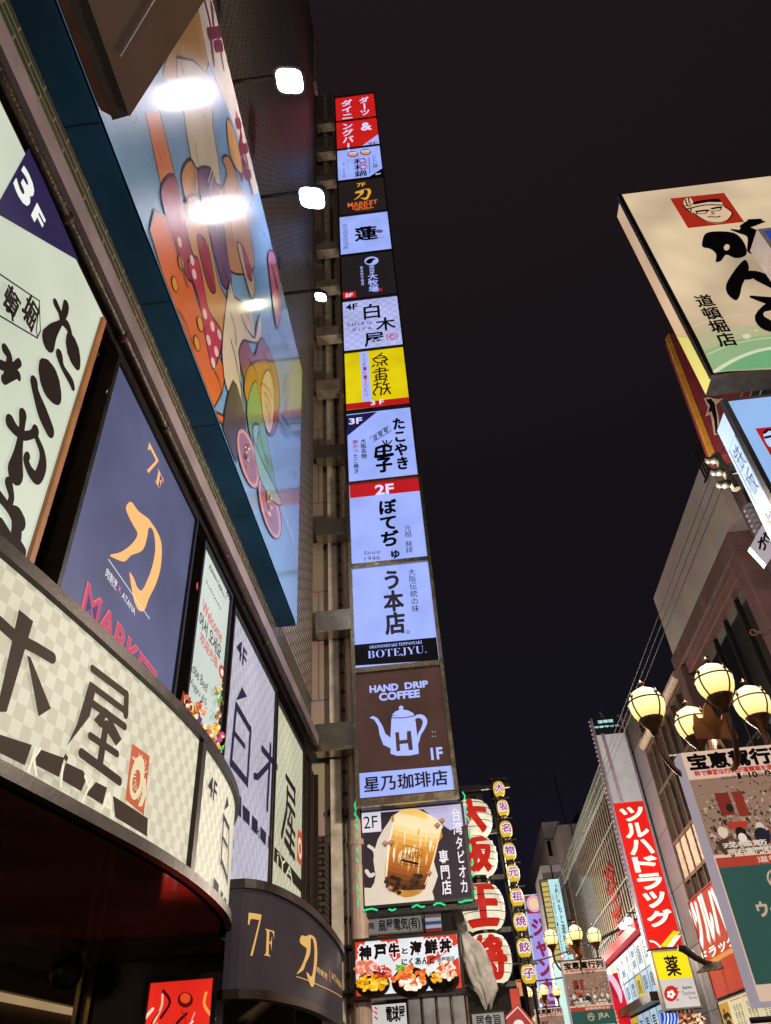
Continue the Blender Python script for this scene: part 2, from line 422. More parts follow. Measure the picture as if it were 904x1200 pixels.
# ------------------------------------------------------------------ LEFT: tiled building
LW = -2.6
tb = thing('tiled_building', 'tall building of glossy brown tiles rising on the left behind the cartoon billboard', 'building', (LW - 5, 3, 0))
TILE = tiles('glazed_brown_tiles', '#c2b3a0', '#d6c8b6', '#5a5048', .42, .13, .34, 'yz', 1.0, .022)
BAND = tiles('olive_band_tiles', '#4b4a3b', '#5d5a48', '#8d8672', .42, .085, .2, 'yz', .4, .010)
MB().box((LW - 9, -14, 8.3), (LW, 14.35, 46), TILE).build('wall', tb)
MB().box((LW - 9, -14, 7.503), (LW - .003, 14.3, 8.297), BAND).build('tile_band', tb)
m = MB(); m.box((LW - 4, -14, 3.175), (LW - .1, 14.2, 7.3), mat('lower_wall_paint', '#2b221c', .5, 0, .3)); m.box((LW - 4, -14, 0), (LW - .1, .9, 3.174), mat('lower_wall_paint', '#2b221c', .5, 0, .3)); m.build('lower_wall', tb)
LEDGE = mat('ledge_aluminium', '#a3949a', .4, .2, .3, 1.5, .1, 12)
MB().box((LW - .02, -14, 7.29), (LW + .16, 14.3, 7.50), LEDGE).build('ledge', tb)
m = MB()
m.box((LW - .05, -14, 7.2), (LW + .1, 14.35, 7.287), BLACK)
m.build('ledge_backing', tb)
RUST = mat('weathered_gutter_metal', '#41342b', .45, .5, .5, 9, .5, 30)
m = MB(); m.tube([(LW + .14, y, 7.13 + .008 * math.sin(y * 2.1)) for y in [-14 + k * .5 for k in range(57)]], .04, RUST, 10)
for y in [-3 + 1.15 * k for k in range(15)]: m.tube([(LW + .14, y - .03, 7.13), (LW + .14, y + .03, 7.13)], .05, RUST, 10)
m.build('gutter_pipe', tb, smooth=True)
m = MB(); m.box((LW - .02, -14, 7.03), (LW + .08, 14.35, 7.197), DARK); m.build('sign_rail', tb)
m = MB(); m.box((LW + .002, 13.75, 39.4), (LW + .14, 14.36, 46), BEIGE); m.build('corner_trim', tb)

# next building along, seen as a strip of side wall behind the sign tower
nb = thing('rendered_building', 'beige rendered building with drainpipe just past the tiled wall', 'building', (-6, 22, 0))
WALLB = tiles('beige_wall_blocks', '#d0bba6', '#d9c5b0', '#a08c7a', 3.4, 2.9, .5, 'xz', .3, .02)
MB().box((-11, 15.2, 0), (-1.95, 34, 41.5), WALLB).build('wall', nb)
m = MB(); m.box((-2.32, 14.98, 0), (-2.1, 15.197, 41.2), mat('white_strip_paint', '#e6dac6', .5, 0, .4, 3, .3, 20))
m.build('wall_rib', nb)
m = MB(); m.tube([(-1.8, 15.0, z) for z in (0, 18)], .16, PIPE, 14)
for k in range(7): m.tube([(-1.8, 15.0, 3.1 + k * 2.4), (-1.8, 15.0, 3.2 + k * 2.4)], .178, PIPE, 14)
m.build('drainpipe', nb, smooth=False)
m = MB(); m.tube([(-2.03, 15.05, z) for z in (0, 30)], .035, mat('grey_conduit', '#5d4f47', .5), 8)
for k in range(60): m.tube([(-2.03, 15.05, 2 + k * .45), (-2.03, 15.05, 2.06 + k * .45)], .05, DARK, 8)
m.build('cable_conduit', nb)
m = MB(); m.box((-2.55, 14.5, 0), (-2.36, 15.15, 5.6), tiles('old_bricks', '#5f5138', '#3f3526', '#17120c', .2, .1, .6, 'xz', 1.0, .02)); m.build('brick_pier', nb)

# ------------------------------------------------------------------ billboard with its lamps
XB = -2.26
bbF = faceL(XB)
bz0, bz1, by1 = 1.6 + 2.9 * 2.26, 1.6 + 5.92 * 2.26, 10.95
bb = thing('cartoon_billboard', 'huge glossy illustrated billboard with teal underside on the tiled wall', 'billboard', (XB, 3, bz0))
TEAL = mat('teal_enamel', '#0c4163', .4, 0, .4, .9)
m = MB(); m.box((LW + .002, -9, bz0), (XB - .02, by1, bz0 + .05), TEAL); m.box((LW + .002, by1 - .05, bz0 + .05), (XB - .02, by1, bz1), TEAL)
m.box((LW + .002, -9, bz0 + .05), (XB - .02, by1 - .05, bz1), TEAL); m.build('casing', bb)
def gloss(col):
    m = mat('vinyl_' + col.strip('#'), col, .3, 0, .12, 1.5); p = m.node_tree.nodes['Principled BSDF']
    p.inputs['Coat Weight'].default_value = .7; p.inputs['Coat Roughness'].default_value = .13; return m
m = MB()
for k in range(11): m.box((LW + .004, -8.2 + k * 1.78, bz0 - .003), (XB - .022, -8.195 + k * 1.78, bz0 - .0005), BLACK)
m.build('underside_joints', bb)
panel(bbF, -9, bz0, by1, bz1, gloss('#7fb0dd')).build('face_panel', bb)
a = Art(bbF, .003, .00025); a.clip = (-9, bz0 + .02, by1 - .03, bz1 - .02)
OUT = gloss('#3b2a33')
def shape(px, col, sm=4, ol=.035):
    a.poly(px, gloss(col), sm)
    if ol: a.line(px, ol, OUT, sm, True)
shape(B_((40, 330), (120, 110), (190, 40), (235, 150), (245, 260), (215, 330), (130, 350)), '#cf9d58')
a.poly(B_((-36, 500), (26, 490), (92, 765), (34, 825)), gloss('#e58a5c')); a.line(B_((-36, 500), (34, 825)), .03, OUT); a.line(B_((26, 490), (92, 765)), .03, OUT)
shape(B_((100, 250), (240, 330), (260, 560), (295, 815), (200, 745), (165, 700), (130, 480)), '#e5d7bd', 2)
a.poly([(230, 0), (251, -4), (291, 155), (303, 226), (298, 228), (276, 150), (244, 70)], gloss('#efe3d2'))
MAROON = gloss('#7b3245')
for st in (((228, 20), (245, 90), (255, 140)), ((255, 30), (262, 110)), ((240, 150), (290, 140)), ((250, 160), (262, 270)), ((280, 150), (305, 290)), ((268, 205), (300, 200)),
           ((365, 510), (385, 590)), ((362, 545), (380, 540)), ((385, 600), (375, 690)), ((392, 640), (412, 720)), ((380, 660), (410, 650)), ((395, 700), (385, 780)), ((405, 730), (430, 840)), ((400, 770), (425, 765))):
    a.line(B_(*st), .16, MAROON)
shape(B_((120, 770), (160, 700), (195, 770), (190, 860), (150, 900)), '#d89a55')
shape(B_((240, 740), (290, 830), (320, 760), (300, 700), (330, 690), (370, 790), (400, 900), (420, 1010), (440, 1180), (330, 1190), (280, 1000), (250, 860)), '#c89255')
shape(B_((190, 780), (225, 735), (270, 790), (320, 1100), (340, 1240), (300, 1250), (240, 1000)), '#7a5579')
shape(B_((320, 530), (340, 540), (370, 640), (390, 760), (360, 740), (330, 660)), '#d8a866', 3)
shape(B_((-20, 1010), (60, 960), (130, 1100), (190, 1330), (300, 1600), (300, 1720), (260, 1800), (310, 1830), (330, 1900), (200, 1700)), '#e2743c', 2)
shape(B_((30, 850), (85, 770), (125, 900), (150, 1060), (190, 1200), (150, 1230), (90, 1060)), '#b13b53')
shape(B_((130, 900), (190, 860), (235, 1000), (280, 1230), (320, 1330), (310, 1480), (280, 1560), (240, 1400), (190, 1180), (150, 1050)), '#d59a5b')
shape(D_((150, 20), (190, 10), (215, 120), (240, 240), (300, 350), (262, 495), (232, 400), (195, 190), (150, 60)), '#c43a55')
for x, y in ((175, 80), (222, 255), (238, 370), (255, 310), (272, 420), (258, 470), (285, 345), (110, -80 + 20), (165, 20)):
    (px,) = D_((x, y)); a.blob(px[0], px[1], 2.2, 6.5, gloss('#f0d9d2'), -12)
shape(D_((205, -90), (240, -20), (268, 150), (235, 130), (190, -60)), '#b03c48')
shape(D_((330, 110), (350, 180), (430, 240), (440, 350), (465, 255), (470, 380), (400, 372), (372, 430), (385, 655), (320, 590), (300, 470), (300, 350)), '#e6d9bf', 2)
shape(D_((365, -60), (400, -10), (440, 110), (430, 190), (390, 60)), '#d7c3a6'); shape(D_((385, -40), (410, 10), (430, 100), (410, 90)), '#c2454a')
for st in (((380, 260), (400, 310), (440, 360), (455, 290)), ((335, 370), (360, 470), (395, 660))): a.line(D_(*st), .04, OUT, 3)
for x, y in ((88, 125), (115, 30), (200, 300), (185, 385)):
    (px,) = D_((x, y)); a.blob(px[0], px[1], 3.6, 10, OUT, -12); a.blob(px[0], px[1], 2.7, 8.6, gloss('#e2a537'), -12)
shape(D_((345, 550), (390, 680), (400, 760), (370, 850), (350, 930), (330, 900), (300, 760)), '#4b4a52', 3)
shape(D_((370, 430), (400, 370), (440, 440), (470, 360), (520, 450), (550, 580), (540, 740), (510, 790), (470, 700), (430, 650), (400, 560)), '#93504f')
shape(D_((395, 560), (430, 470), (520, 470), (548, 600), (530, 690), (420, 660)), '#c5812f')
shape(D_((440, 550), (465, 640), (500, 840), (545, 1080), (520, 1095), (470, 960), (405, 700)), '#6fae6d')
shape(D_((470, 560), (500, 500), (525, 590), (520, 740), (500, 780), (475, 690)), '#e9d3ad'); 
for x, y, rx, ry in ((410, 890, 11, 37), (506, 1105, 11, 39)):
    (px,) = D_((x, y)); a.blob(px[0], px[1], rx, ry, OUT, -14); a.blob(px[0], px[1], rx - 1, ry - 1.5, gloss('#e2a184'), -14); a.blob(px[0] - .3, px[1], rx - 3.5, ry - 6, gloss('#a06a72'), -14)
shape(D_((430, 760), (460, 750), (450, 850), (520, 1000), (560, 1090), (520, 1080), (455, 960)), '#8fc0b4', 3)
shape(D_((500, -10), (530, 0), (560, 180), (540, 320), (510, 120)), '#c8605d'); a.text('蓮', *D_((510, 40), (545, 150)), gloss('#2b2730'), .03)
for st in (((560, 1100), (610, 1250), (622, 1330)), ((530, 1040), (600, 1230))): a.line(D_(*st), .02, gloss('#efe9f4'))
def pen(f_, *st, w=.03, c=None):
    for q in st: a.line(f_(*q), w, c or OUT, 4)
pen(B_, ((160, 705), (175, 760), (172, 850)), ((205, 745), (235, 860), (262, 1010)), ((300, 800), (325, 930), (345, 1080)), ((345, 720), (362, 800), (365, 870)), ((90, 800), (110, 900), (128, 1000)), ((60, 1000), (100, 1110), (140, 1260)), ((270, 860), (300, 990), (318, 1120)))
pen(B_, ((175, 625), (185, 700), (198, 745)), w=.02)
WHL = gloss('#f3e8dc')
for st in (((150, 870), (140, 930)), ((158, 880), (150, 950)), ((250, 740), (232, 800)), ((262, 745), (240, 830))): a.line(B_(*st), .025, WHL)
pen(D_, ((100, 240), (135, 300), (165, 400)), ((262, 510), (285, 560), (296, 640)), ((225, 60), (250, 130), (262, 145)), ((300, 40), (322, 110), (330, 160)), ((330, 250), (352, 320), (356, 390)), ((400, 255), (422, 300), (430, 350)), ((410, 450), (440, 500), (452, 560)), ((480, 430), (515, 500), (528, 580)), ((455, 740), (470, 830), (500, 920)), ((425, 740), (432, 800), (455, 870)), w=.022)
for k in range(14):     # sauce and topping flecks on the two plates
    (px,) = D_((402 + random.uniform(-8, 14), 860 + random.uniform(-45, 75))); a.blob(px[0], px[1], random.uniform(.8, 1.6), random.uniform(1.5, 4), gloss(random.choice(['#5d2f35', '#c98a3a', '#6fa05a', '#e8d2b4'])), -14, 8)
    (px,) = D_((498 + random.uniform(-8, 14), 1080 + random.uniform(-45, 70))); a.blob(px[0], px[1], random.uniform(.8, 1.6), random.uniform(1.5, 4), gloss(random.choice(['#5d2f35', '#c98a3a', '#6fa05a', '#e8d2b4'])), -14, 8)
for st in (((470, 560), (500, 590), (515, 640)), ((478, 600), (498, 630), (512, 690)), ((484, 650), (500, 690), (505, 740))): a.line(D_(*st), .03, gloss('#c98a4a'), 3)
for st in (((545, 190), (556, 300)), ((560, 330), (590, 420)), ((575, 340), (605, 450)), ((590, 520), (575, 620)), ((600, 560), (582, 700)), ((560, 700), (600, 760)), ((545, 720), (590, 800))): a.line(D_(*st), .05, gloss(random.choice(['#c9a46a', '#4f8fc0', '#a8cfe6'])), 2)
a.build('artwork', bb)
# seams of the vinyl sheets
m = MB()
for y in (1.2, 4.6, 8.0): m.add([bbF.P(y, bz0, .0025), bbF.P(y + .012, bz0, .0025), bbF.P(y + .012, bz1, .0025), bbF.P(y, bz1, .0025)], [(0, 1, 2, 3)], gloss('#8aa0b5'))
m.build('sheet_seams', bb)

LENS = lit('#fff4ff', 80, False, .3); LENS.cycles.emission_sampling = 'FRONT_BACK'
def floodlight(px, sc, label, k=0):
    z = bz1 + .25; p = onz(*px, z); Y = p.y
    r = thing('floodlight', label, 'floodlight', p, 'floodlights over the cartoon billboard')
    m = MB(); m.tube([(LW, Y, z + .25), (p.x - .25 * sc, Y, z + .25)], .035, BLACK, 8); m.build('arm', r)
    m = MB(); m.tube([(p.x - .25 * sc, Y, z + .25), (p.x - .1 * sc, Y, z + .24), (p.x, Y, z + .12 * sc)], .04, BLACK, 8); m.build('bracket', r)
    ax = Vector((-.38, -.12, -.9)).normalized(); u = Vector((0, 1, 0)).cross(ax).normalized(); v = ax.cross(u)
    se = lambda t: math.copysign(abs(t) ** .55, t)
    def q(w, h, d): c = p + ax * d; return [c + u * w * se(math.cos(t)) + v * h * se(math.sin(t)) for t in (6.2832 * (j + .5) / 24 for j in range(24))]
    m = MB(); A, B = q(.31 * sc, .24 * sc, .05), q(.2 * sc, .16 * sc, -.22 * sc)
    n = 24; m.add(A + B, [(i, (i + 1) % n, n + (i + 1) % n, n + i) for i in range(n)] + [tuple(range(n, 2 * n))], mat('lamp_housing', '#3e6c66', .4, .3)); A2 = q(.262 * sc, .2 * sc, .05); m.add(A + A2, [(i, (i + 1) % n, n + (i + 1) % n, n + i) for i in range(n)], BLACK); m.build('housing', r)
    m = MB(); m.add(q(.262 * sc, .2 * sc, .045), [tuple(range(n))], LENS if k == 0 else lit('#fbffd8', 34, False, .35)); m.build('lens', r)
floodlight((341, 94), .95, 'white floodlight nearest the camera, uppermost over the cartoon billboard')
floodlight((367, 231), 1.0, 'white floodlight between the other two over the cartoon billboard')
floodlight((377, 347), .5, 'small greenish floodlight farthest along the cartoon billboard', 1)

# brown bay soffit above the near end of the billboard
BRN = mat('brown_bay_metal', '#6e4f42', .3, .0, .2, 2, .08, 30)
bay = thing('metal_bay', 'brown metal bay with a slanted end hanging over the billboard top left', 'bay window', (-1.7, 2, 9.5))
zb = 8.11
c0 = onz(152, 137, zb); c1 = onz(240, 0, zb)
dr = (c1 - c0); dr.z = 0; dr.normalize(); e1 = c0 + dr * 3.2
c2 = onz(124, 132, zb)
m = MB(); m.prism([(c0.x, c0.y), (e1.x, e1.y), (e1.x, -6), (c0.x, -6)], zb, zb + 3.5, BRN); m.build('bay_body', bay)
m = MB(); m.prism([(XB + .012, c2.y), (c0.x - .16, c0.y - .0), (c0.x - .16, -6), (XB + .012, -6)], zb + .06, zb + 3.4, mat('copper_trim', '#9a6048', .4, .2, .2)); m.build('inner_trim', bay)
m = MB(); m.prism([(c0.x - .158, c0.y + .02), (c0.x - .003, c0.y), (c0.x - .003, -6), (c0.x - .158, -6)], zb + .03, zb + 3.45, mat('dark_trim', '#3a2b27', .5)); m.build('dark_trim', bay)
m = MB(); q0 = c0 + dr * .32; m.tube([(c0.x + .1, c0.y - .45, zb - .01), (c0.x + .1 + dr.x * 1.2, c0.y - .45 + dr.y * 1.2, zb - .01)], .006, LEDGE, 6); m.build('seam_bead', bay)

# ------------------------------------------------------------------ wall signs on the left
WX = -2.5
wf = faceL(WX)
INDIGO = lit('#2a2247', 1); CHAR = ink('#2a1f1e'); 
r, a = sign('wall_sign', 'pale green wall sign with blobby black lettering and indigo 3F corner', wf, .25, 4.0, 3.62, 7.03, lit('#c3cbb9', 1, True), .12, .055, mat('orange_wood', '#a96f3c', .5, 0, .3, 14, .2, 60, stretch=(1, 1, .2)), 'signs along the left wall', bars='lr')
a.poly([(-8, 248), (34, 172), (92, 306)], INDIGO)
a.text('3', *A_((103, 722), (112, 925)), lit('#dfe6e0'), .05); a.text('F', *A_((160, 893), (172, 1022)), lit('#dfe6e0'), .05)
def blobs(*sts):
    for st in sts: a.line(C_(*[(x, y) for x, y, w in st]), [w * .0029 for x, y, w in st], CHAR, 5)
blobs(((240, 208, 26), (258, 245, 22), (268, 275, 20), (285, 215, 26), (290, 222, 24)), ((288, 215, 26), (286, 245, 22), (268, 275, 24), (262, 295, 18), (230, 330, 40), (208, 372, 62)), ((265, 285, 22), (290, 305, 30), (302, 335, 26)),
      ((305, 370, 44), (316, 415, 78), (330, 465, 48)), ((255, 438, 36), (270, 490, 22), (305, 550, 28), (314, 575, 24)),
      ((190, 500, 56), (213, 550, 100), (238, 605, 60)), ((142, 556, 34), (150, 600, 32), (180, 690, 48), (212, 765, 42)),
      ((92, 698, 32), (88, 750, 24), (82, 800, 24), (72, 870, 36), (60, 950, 62)), ((35, 730, 36), (60, 765, 28), (95, 790, 24), (130, 785, 22), (148, 768, 30)), ((148, 770, 26), (152, 800, 20), (175, 860, 26), (178, 920, 36), (155, 975, 34), (125, 950, 28), (105, 900, 24), (112, 880, 22)),
      ((28, 1000, 30), (40, 1060, 22), (30, 1110, 22), (65, 1130, 30), (80, 1170, 42)), ((-20, 1050, 26), (20, 1100, 22), (50, 1150, 26), (62, 1200, 40), (60, 1260, 40), (88, 1300, 30)), ((-10, 1180, 30), (30, 1260, 40), (50, 1310, 36)),
      ((10, 410, 26), (30, 450, 24), (20, 530, 30)), ((-10, 480, 24), (40, 490, 20), (72, 470, 22)), ((5, 545, 24), (60, 520, 22), (70, 535, 18)))
for st in (((-20, 77), (160, 198)), ((160, 198), (165, 330)), ((165, 330), (150, 362)), ((150, 362), (-20, 262)), ((160, 198), (145, 330)), ((145, 325), (150, 362))): a.line(C_(*st), .012, CHAR)
a.text('頓', *C_((28, 118), (40, 292)), CHAR, .04); a.text('堀', *C_((112, 162), (120, 338)), CHAR, .04)
a.build('lettering', r)

r, a = sign('wall_sign', 'dark blue wall sign with orange brush sword character and 7F', wf, 3.93, 4.0, 6.33, 6.93, lit('#54587a', 1, True, .3, .4), .3, .05, BLACK, 'signs along the left wall')
GOLD = lit('#f0b070', 1)
a.text('𝟕', *C_((655, 818), (676, 1000)), GOLD, -.004)
a.text('𝐅', *C_((692, 932), (708, 1040)), GOLD, 0)
LOGO_PX = E_((552, -22), (562, 15), (585, 60), (603, 98), (578, 140), (530, 176), (482, 189), (500, 203), (545, 218), (575, 190), (625, 168), (645, 110), (650, 76), (662, 68), (675, 95), (681, 160), (670, 230), (650, 290), (622, 345), (600, 328), (588, 295), (568, 264), (572, 305), (580, 350), (590, 398), (610, 434), (634, 430), (652, 380), (682, 320), (704, 245), (709, 150), (692, 92), (660, 42), (645, 25), (605, -5), (575, -45))
LOGO_UV = [a.s.uv(p) for p in LOGO_PX]
a.polyuv(LOGO_UV, GOLD, 3)
lx = [p[0] for p in LOGO_UV]; ly = [p[1] for p in LOGO_UV]
LOGO = [((u - min(lx)) / (max(lx) - min(lx)), (v - min(ly)) / (max(ly) - min(ly))) for u, v in LOGO_UV]
def logo(a, tl, br, m):
    (u0, v1), (u1, v0) = a.s.uv(tl), a.s.uv(br)
    a.polyuv([(u0 + (u1 - u0) * p, v0 + (v1 - v0) * q) for p, q in LOGO], m, 2)
PALE = lit('#d8d2d8', 1); NEON = lit('#e0656e', 1)
a.line(E_((474, 208), (655, 470)), .010, PALE)
a.text('肉割烹', *E_((468, 240), (507, 348)), PALE, .01); a.text('K', *E_((521, 322), (527, 362)), lit('#d66fb0', 1), .01); a.text('ATANA', *E_((536, 347), (588, 455)), PALE, .01)
a.text('MARKET', *E_((380, 305), (668, 822)), NEON, .035); a.text('MARKET', *E_((383, 316), (666, 812)), lit('#5b4f78', 1), .008)
a.text('MARKET', *E_((382, 313), (667, 815)), lit('#c0405a', 1), -.006)
a.line(C_((462, 600), (475, 578), (488, 590), (470, 605)), .006, PALE)
a.build('lettering', r)

r, a = sign('wall_sign', 'narrow pale wall sign with multilingual welcome and food pictures', wf, 6.62, 3.9, 7.86, 6.85, lit('#b9c6c0', 1, True), .1, .05, BLACK, 'signs along the left wall')
BK = ink('#2a2a2c'); RD = lit('#c4564e', 1)
a.text('8F', *F_((322, 330), (338, 400)), BK, .01)
for k, t in enumerate(('Welcome : Come', 'Shabu-Shabu', 'Enjoy sukiyaki', 'Sukiyaki')): a.text(t, *F_((247 - k * 6, 222 + k * 24), (300 + (0, 18, 8, -6)[k], 352 + k * 28)), BK, 0)
a.text('Welcome', *F_((217, 378), (296, 580)), RD, .01); a.text('어서 오세요', *F_((204, 430), (290, 655)), BK, .02); a.text('欢迎光临', *F_((205, 520), (276, 690)), RD, .02)
a.text('Kobe Beef', *F_((160, 640), (232, 800)), BK, 0); a.text('Wagyu A5', *F_((148, 705), (226, 862)), BK, 0)
a.build('lettering', r); a = Art(a.s)
for x, y, rx, ry, c in ((198, 335, 2.6, 7, '#b3473d'), (300, 705, 3.4, 9, '#b3473d')):
    (p,) = F_((x, y)); a.blob(p[0], p[1], rx, ry, lit(c), -10); a.blob(p[0], p[1], rx * .5, ry * .5, lit('#e8d8c8'), -10)
a.poly(F_((128, 785), (200, 880), (215, 950), (285, 1060), (283, 1100), (100, 900)), lit('#7a3426'))
for k in range(46):
    t = random.random(); x = 128 + t * 150 + random.uniform(-6, 10); y = 800 + t * 235 + random.uniform(-5, 55)
    (p,) = F_((x, y)); a.blob(p[0], p[1], random.uniform(1.2, 3.5), random.uniform(2, 5), lit(random.choice(['#c96a45', '#e6b089', '#a33a2a', '#d7a52e', '#7d2a3c', '#4f8f2f', '#e9d9b0', '#5a2d6d'])), random.uniform(-40, 40), 10)
for x, y, rx, ry, c in ((268, 790, 4.5, 9, '#6d8f3a'), (272, 830, 3.4, 8, '#5c9a3c'), (262, 890, 4, 8, '#8a5a2a'), (268, 780, 3, 4, '#b9c46a'), (245, 960, 8, 9, '#e2b93c'), (262, 1000, 6, 8, '#b04a6a'), (270, 1040, 3.5, 5, '#4fae3a'), (160, 850, 7, 5, '#c0523a'), (180, 880, 8, 4, '#dd9070')):
    (p,) = F_((x, y)); a.blob(p[0], p[1], rx * .6, ry * .6, lit(c), 30, 9)
    for k in range(7): (p,) = F_((x + random.uniform(-14, 14), y + random.uniform(-26, 26))); a.blob(p[0], p[1], rx * random.uniform(.15, .4), ry * random.uniform(.15, .4), lit(random.choice([c, '#e8cfa0', '#7d3a24', '#c9762f'])), random.uniform(-60, 60), 7)
a.build('picture', r)

CHK_B = checker('lavender_checker', '#b3b1c6', '#a3a1b9', 1.0, .125); CHK_G = checker('cream_checker', '#c6c6a8', '#b4b397', 1.0, .125)
NAVY = ink('#262240'); CH2 = ink('#2c2430')
r, a = sign('wall_sign', 'lavender checked wall sign with 4F and thin navy strokes', wf, 8.0, 3.4, 10.58, 6.78, CHK_B, .1, .05, DARK, 'signs along the left wall')
a.text('4F', *F_((370, 540), (405, 700)), NAVY, .02)
a.poly(F_((388, 768), (410, 812), (362, 828)), NAVY, 1)
def bar(*p, w=.1, m=NAVY): a.line(F_(*p), w, m)
bar((362, 850), (338, 1105)); bar((362, 850), (425, 960)); bar((425, 955), (410, 1195)); bar((338, 1100), (410, 1190)); bar((355, 975), (398, 1030), w=.07)
bar((475, 1040), (540, 1120)); bar((512, 1030), (497, 1300), w=.12); bar((505, 1110), (455, 1165), (440, 1160), w=.09)
a.poly(H_((362, 178), (382, 205), (382, 295), (362, 275)), NAVY); a.poly(H_((388, 235), (420, 268), (418, 330), (388, 300)), NAVY); a.poly(H_((428, 280), (455, 310), (452, 370), (426, 345)), NAVY); a.poly(H_((466, 330), (492, 362), (488, 418), (464, 385)), NAVY); a.poly(H_((500, 372), (514, 388), (512, 440), (499, 425)), NAVY)
a.text('I', *H_((421, 270), (425, 330)), lit('#b3b1c6'), 0); a.text('R', *H_((447, 325), (463, 385)), NAVY, 0)
a.build('lettering', r)
r, a = sign('wall_sign', 'cream checked wall sign with a black roof-like character and red seal', wf, 10.66, 3.3, 12.95, 6.7, CHK_G, .1, .05, DARK, 'signs along the left wall')
for q, w in ((((582, 112), (622, 178)), .10), (((620, 172), (619, 232)), .10), (((588, 178), (621, 232)), .08), (((588, 168), (584, 260), (563, 368)), .13), (((590, 232), (620, 285)), .09), (((602, 262), (588, 318)), .08), (((588, 308), (620, 372)), .08), (((606, 300), (598, 445)), .12), (((580, 350), (616, 415)), .08), (((575, 392), (617, 468)), .11)): a.line(H_(*q), w, CHAR)
a.poly(H_((632, 342), (655, 372), (650, 512), (628, 482)), lit('#b5482e')); a.blob(*H_((641, 428))[0], 2.0, 13, lit('#d8cdb4'), -3); a.blob(*H_((641, 430))[0], 1.2, 7, lit('#b5482e'), -3)
a.poly(H_((528, 420), (655, 578), (652, 630), (525, 482)), CHAR)
a.text('iYA', *H_((540, 440), (608, 578)), lit('#c6c6a8'), 0)
a.build('lettering', r)

# end panel of glass after the signs
r = thing('display_window', 'tall brown glass display window after the cream sign', 'window', (-2.5, 13.6, 3.2))
m = MB(); m.box((-2.6, 13.0, 2.9), (-2.52, 14.3, 6.7), mat('smoky_glass', '#4d3325', .08, 0, .5, 1.2, .1, 6)); m.build('glass', r)
m = MB()
for y in (13.0, 13.5, 14.24): m.box((-2.519, y, 2.9), (-2.45, y + .05, 6.7), DARK)
m.build('frame', r)

# ------------------------------------------------------------------ curved fascia signs
def arc(pts, n=9): return [tuple(p) for p in spline(pts, n, closed=False)]
def fascia(name, label, plan, z0, z1, mface, group):
    s = Curved(plan); L = s.L[-1]; mid = s.P(L / 2, z0)
    r = thing(name, label, 'sign', (mid.x, mid.y, z0), group)
    panel(s, 0, z0, L, z1, mface).build('face_panel', r)
    for za, zb_, d, rn in ((z1, z1 + .09, .05, 'top_rim'), (z0 - .08, z0, .05, 'bottom_rim')):
        m = MB(); n = 60
        for i in range(n):
            q0, q1 = L * i / n, L * (i + 1) / n
            A = [s.P(q0, za, -.06), s.P(q1, za, -.06), s.P(q1, zb_, -.06), s.P(q0, zb_, -.06)]; B = [s.P(q0, za, d), s.P(q1, za, d), s.P(q1, zb_, d), s.P(q0, zb_, d)]
            m.add(A + B, [(4, 5, 6, 7), (0, 1, 5, 4), (3, 2, 6, 7), (0, 1, 2, 3)], DARK)
        m.build(rn, r)
    return r, Art(s, .014, .0004), s
plan1 = arc([(-2.62, 2.2), (-2.43, 3.3), (-2.28, 4.4), (-2.16, 5.5), (-2.13, 6.4), (-2.19, 7.4), (-2.32, 8.1), (-2.52, 8.65)])
r, a, s1 = fascia('curved_fascia_sign', 'curved cream checked fascia sign with large brown characters at lower left', plan1, 3.14, 4.2, checker('ivory_checker', '#dcd7bf', '#c8c0a6', 1.0, .095), 'curved fascia signs')
BRC = ink('#3a2c24')
def seg(*p, w=.06, m=BRC): a.line(E_(*p), w, m)
a.poly(E_((75, 430), (138, 482), (20, 880), (-25, 880)), BRC); a.line(E_((-30, 470), (70, 560), (150, 600), (222, 643)), .075, BRC)
a.poly(E_((110, 632), (125, 640), (215, 865), (160, 900)), BRC)
seg((398, 690), (545, 800), w=.055); seg((548, 805), (545, 890), w=.07); seg((392, 765), (545, 878), w=.05)
a.poly(E_((385, 745), (415, 770), (385, 900), (282, 1033), (330, 930)), BRC)
seg((392, 840), (540, 945), w=.055); a.poly(E_((450, 860), (470, 875), (432, 950), (402, 915)), BRC); seg((425, 920), (510, 1000), w=.05)
a.poly(E_((470, 890), (525, 1000), (500, 1030), (455, 960)), BRC)
seg((455, 940), (430, 1100), w=.075); seg((385, 985), (505, 1065), w=.05); seg((345, 1060), (515, 1185), w=.062)
a.poly(E_((570, 1018), (648, 1075), (622, 1335), (540, 1265)), lit('#b4532f'))
(p,) = E_((592, 1170)); a.blob(p[0], p[1], 8, 26, lit('#d6c9a6'), 8); a.blob(p[0] - 1, p[1] + 4, 4.5, 14, lit('#b4532f'), 8); a.line(E_((610, 1080), (590, 1100), (572, 1080)), .015, lit('#d6c9a6'))
for k in range(26): t = k / 26 * 6.283; a.line(E_((596 + 16 * math.cos(t), 1165 + 62 * math.sin(t)), (596 + (24 + 5 * (k % 3)) * math.cos(t), 1165 + (90 + 12 * (k % 2)) * math.sin(t))), .008, lit('#d6c9a6')); a.line(E_((600, 1290), (618, 1240), (616, 1180)), .02, lit('#d6c9a6'))
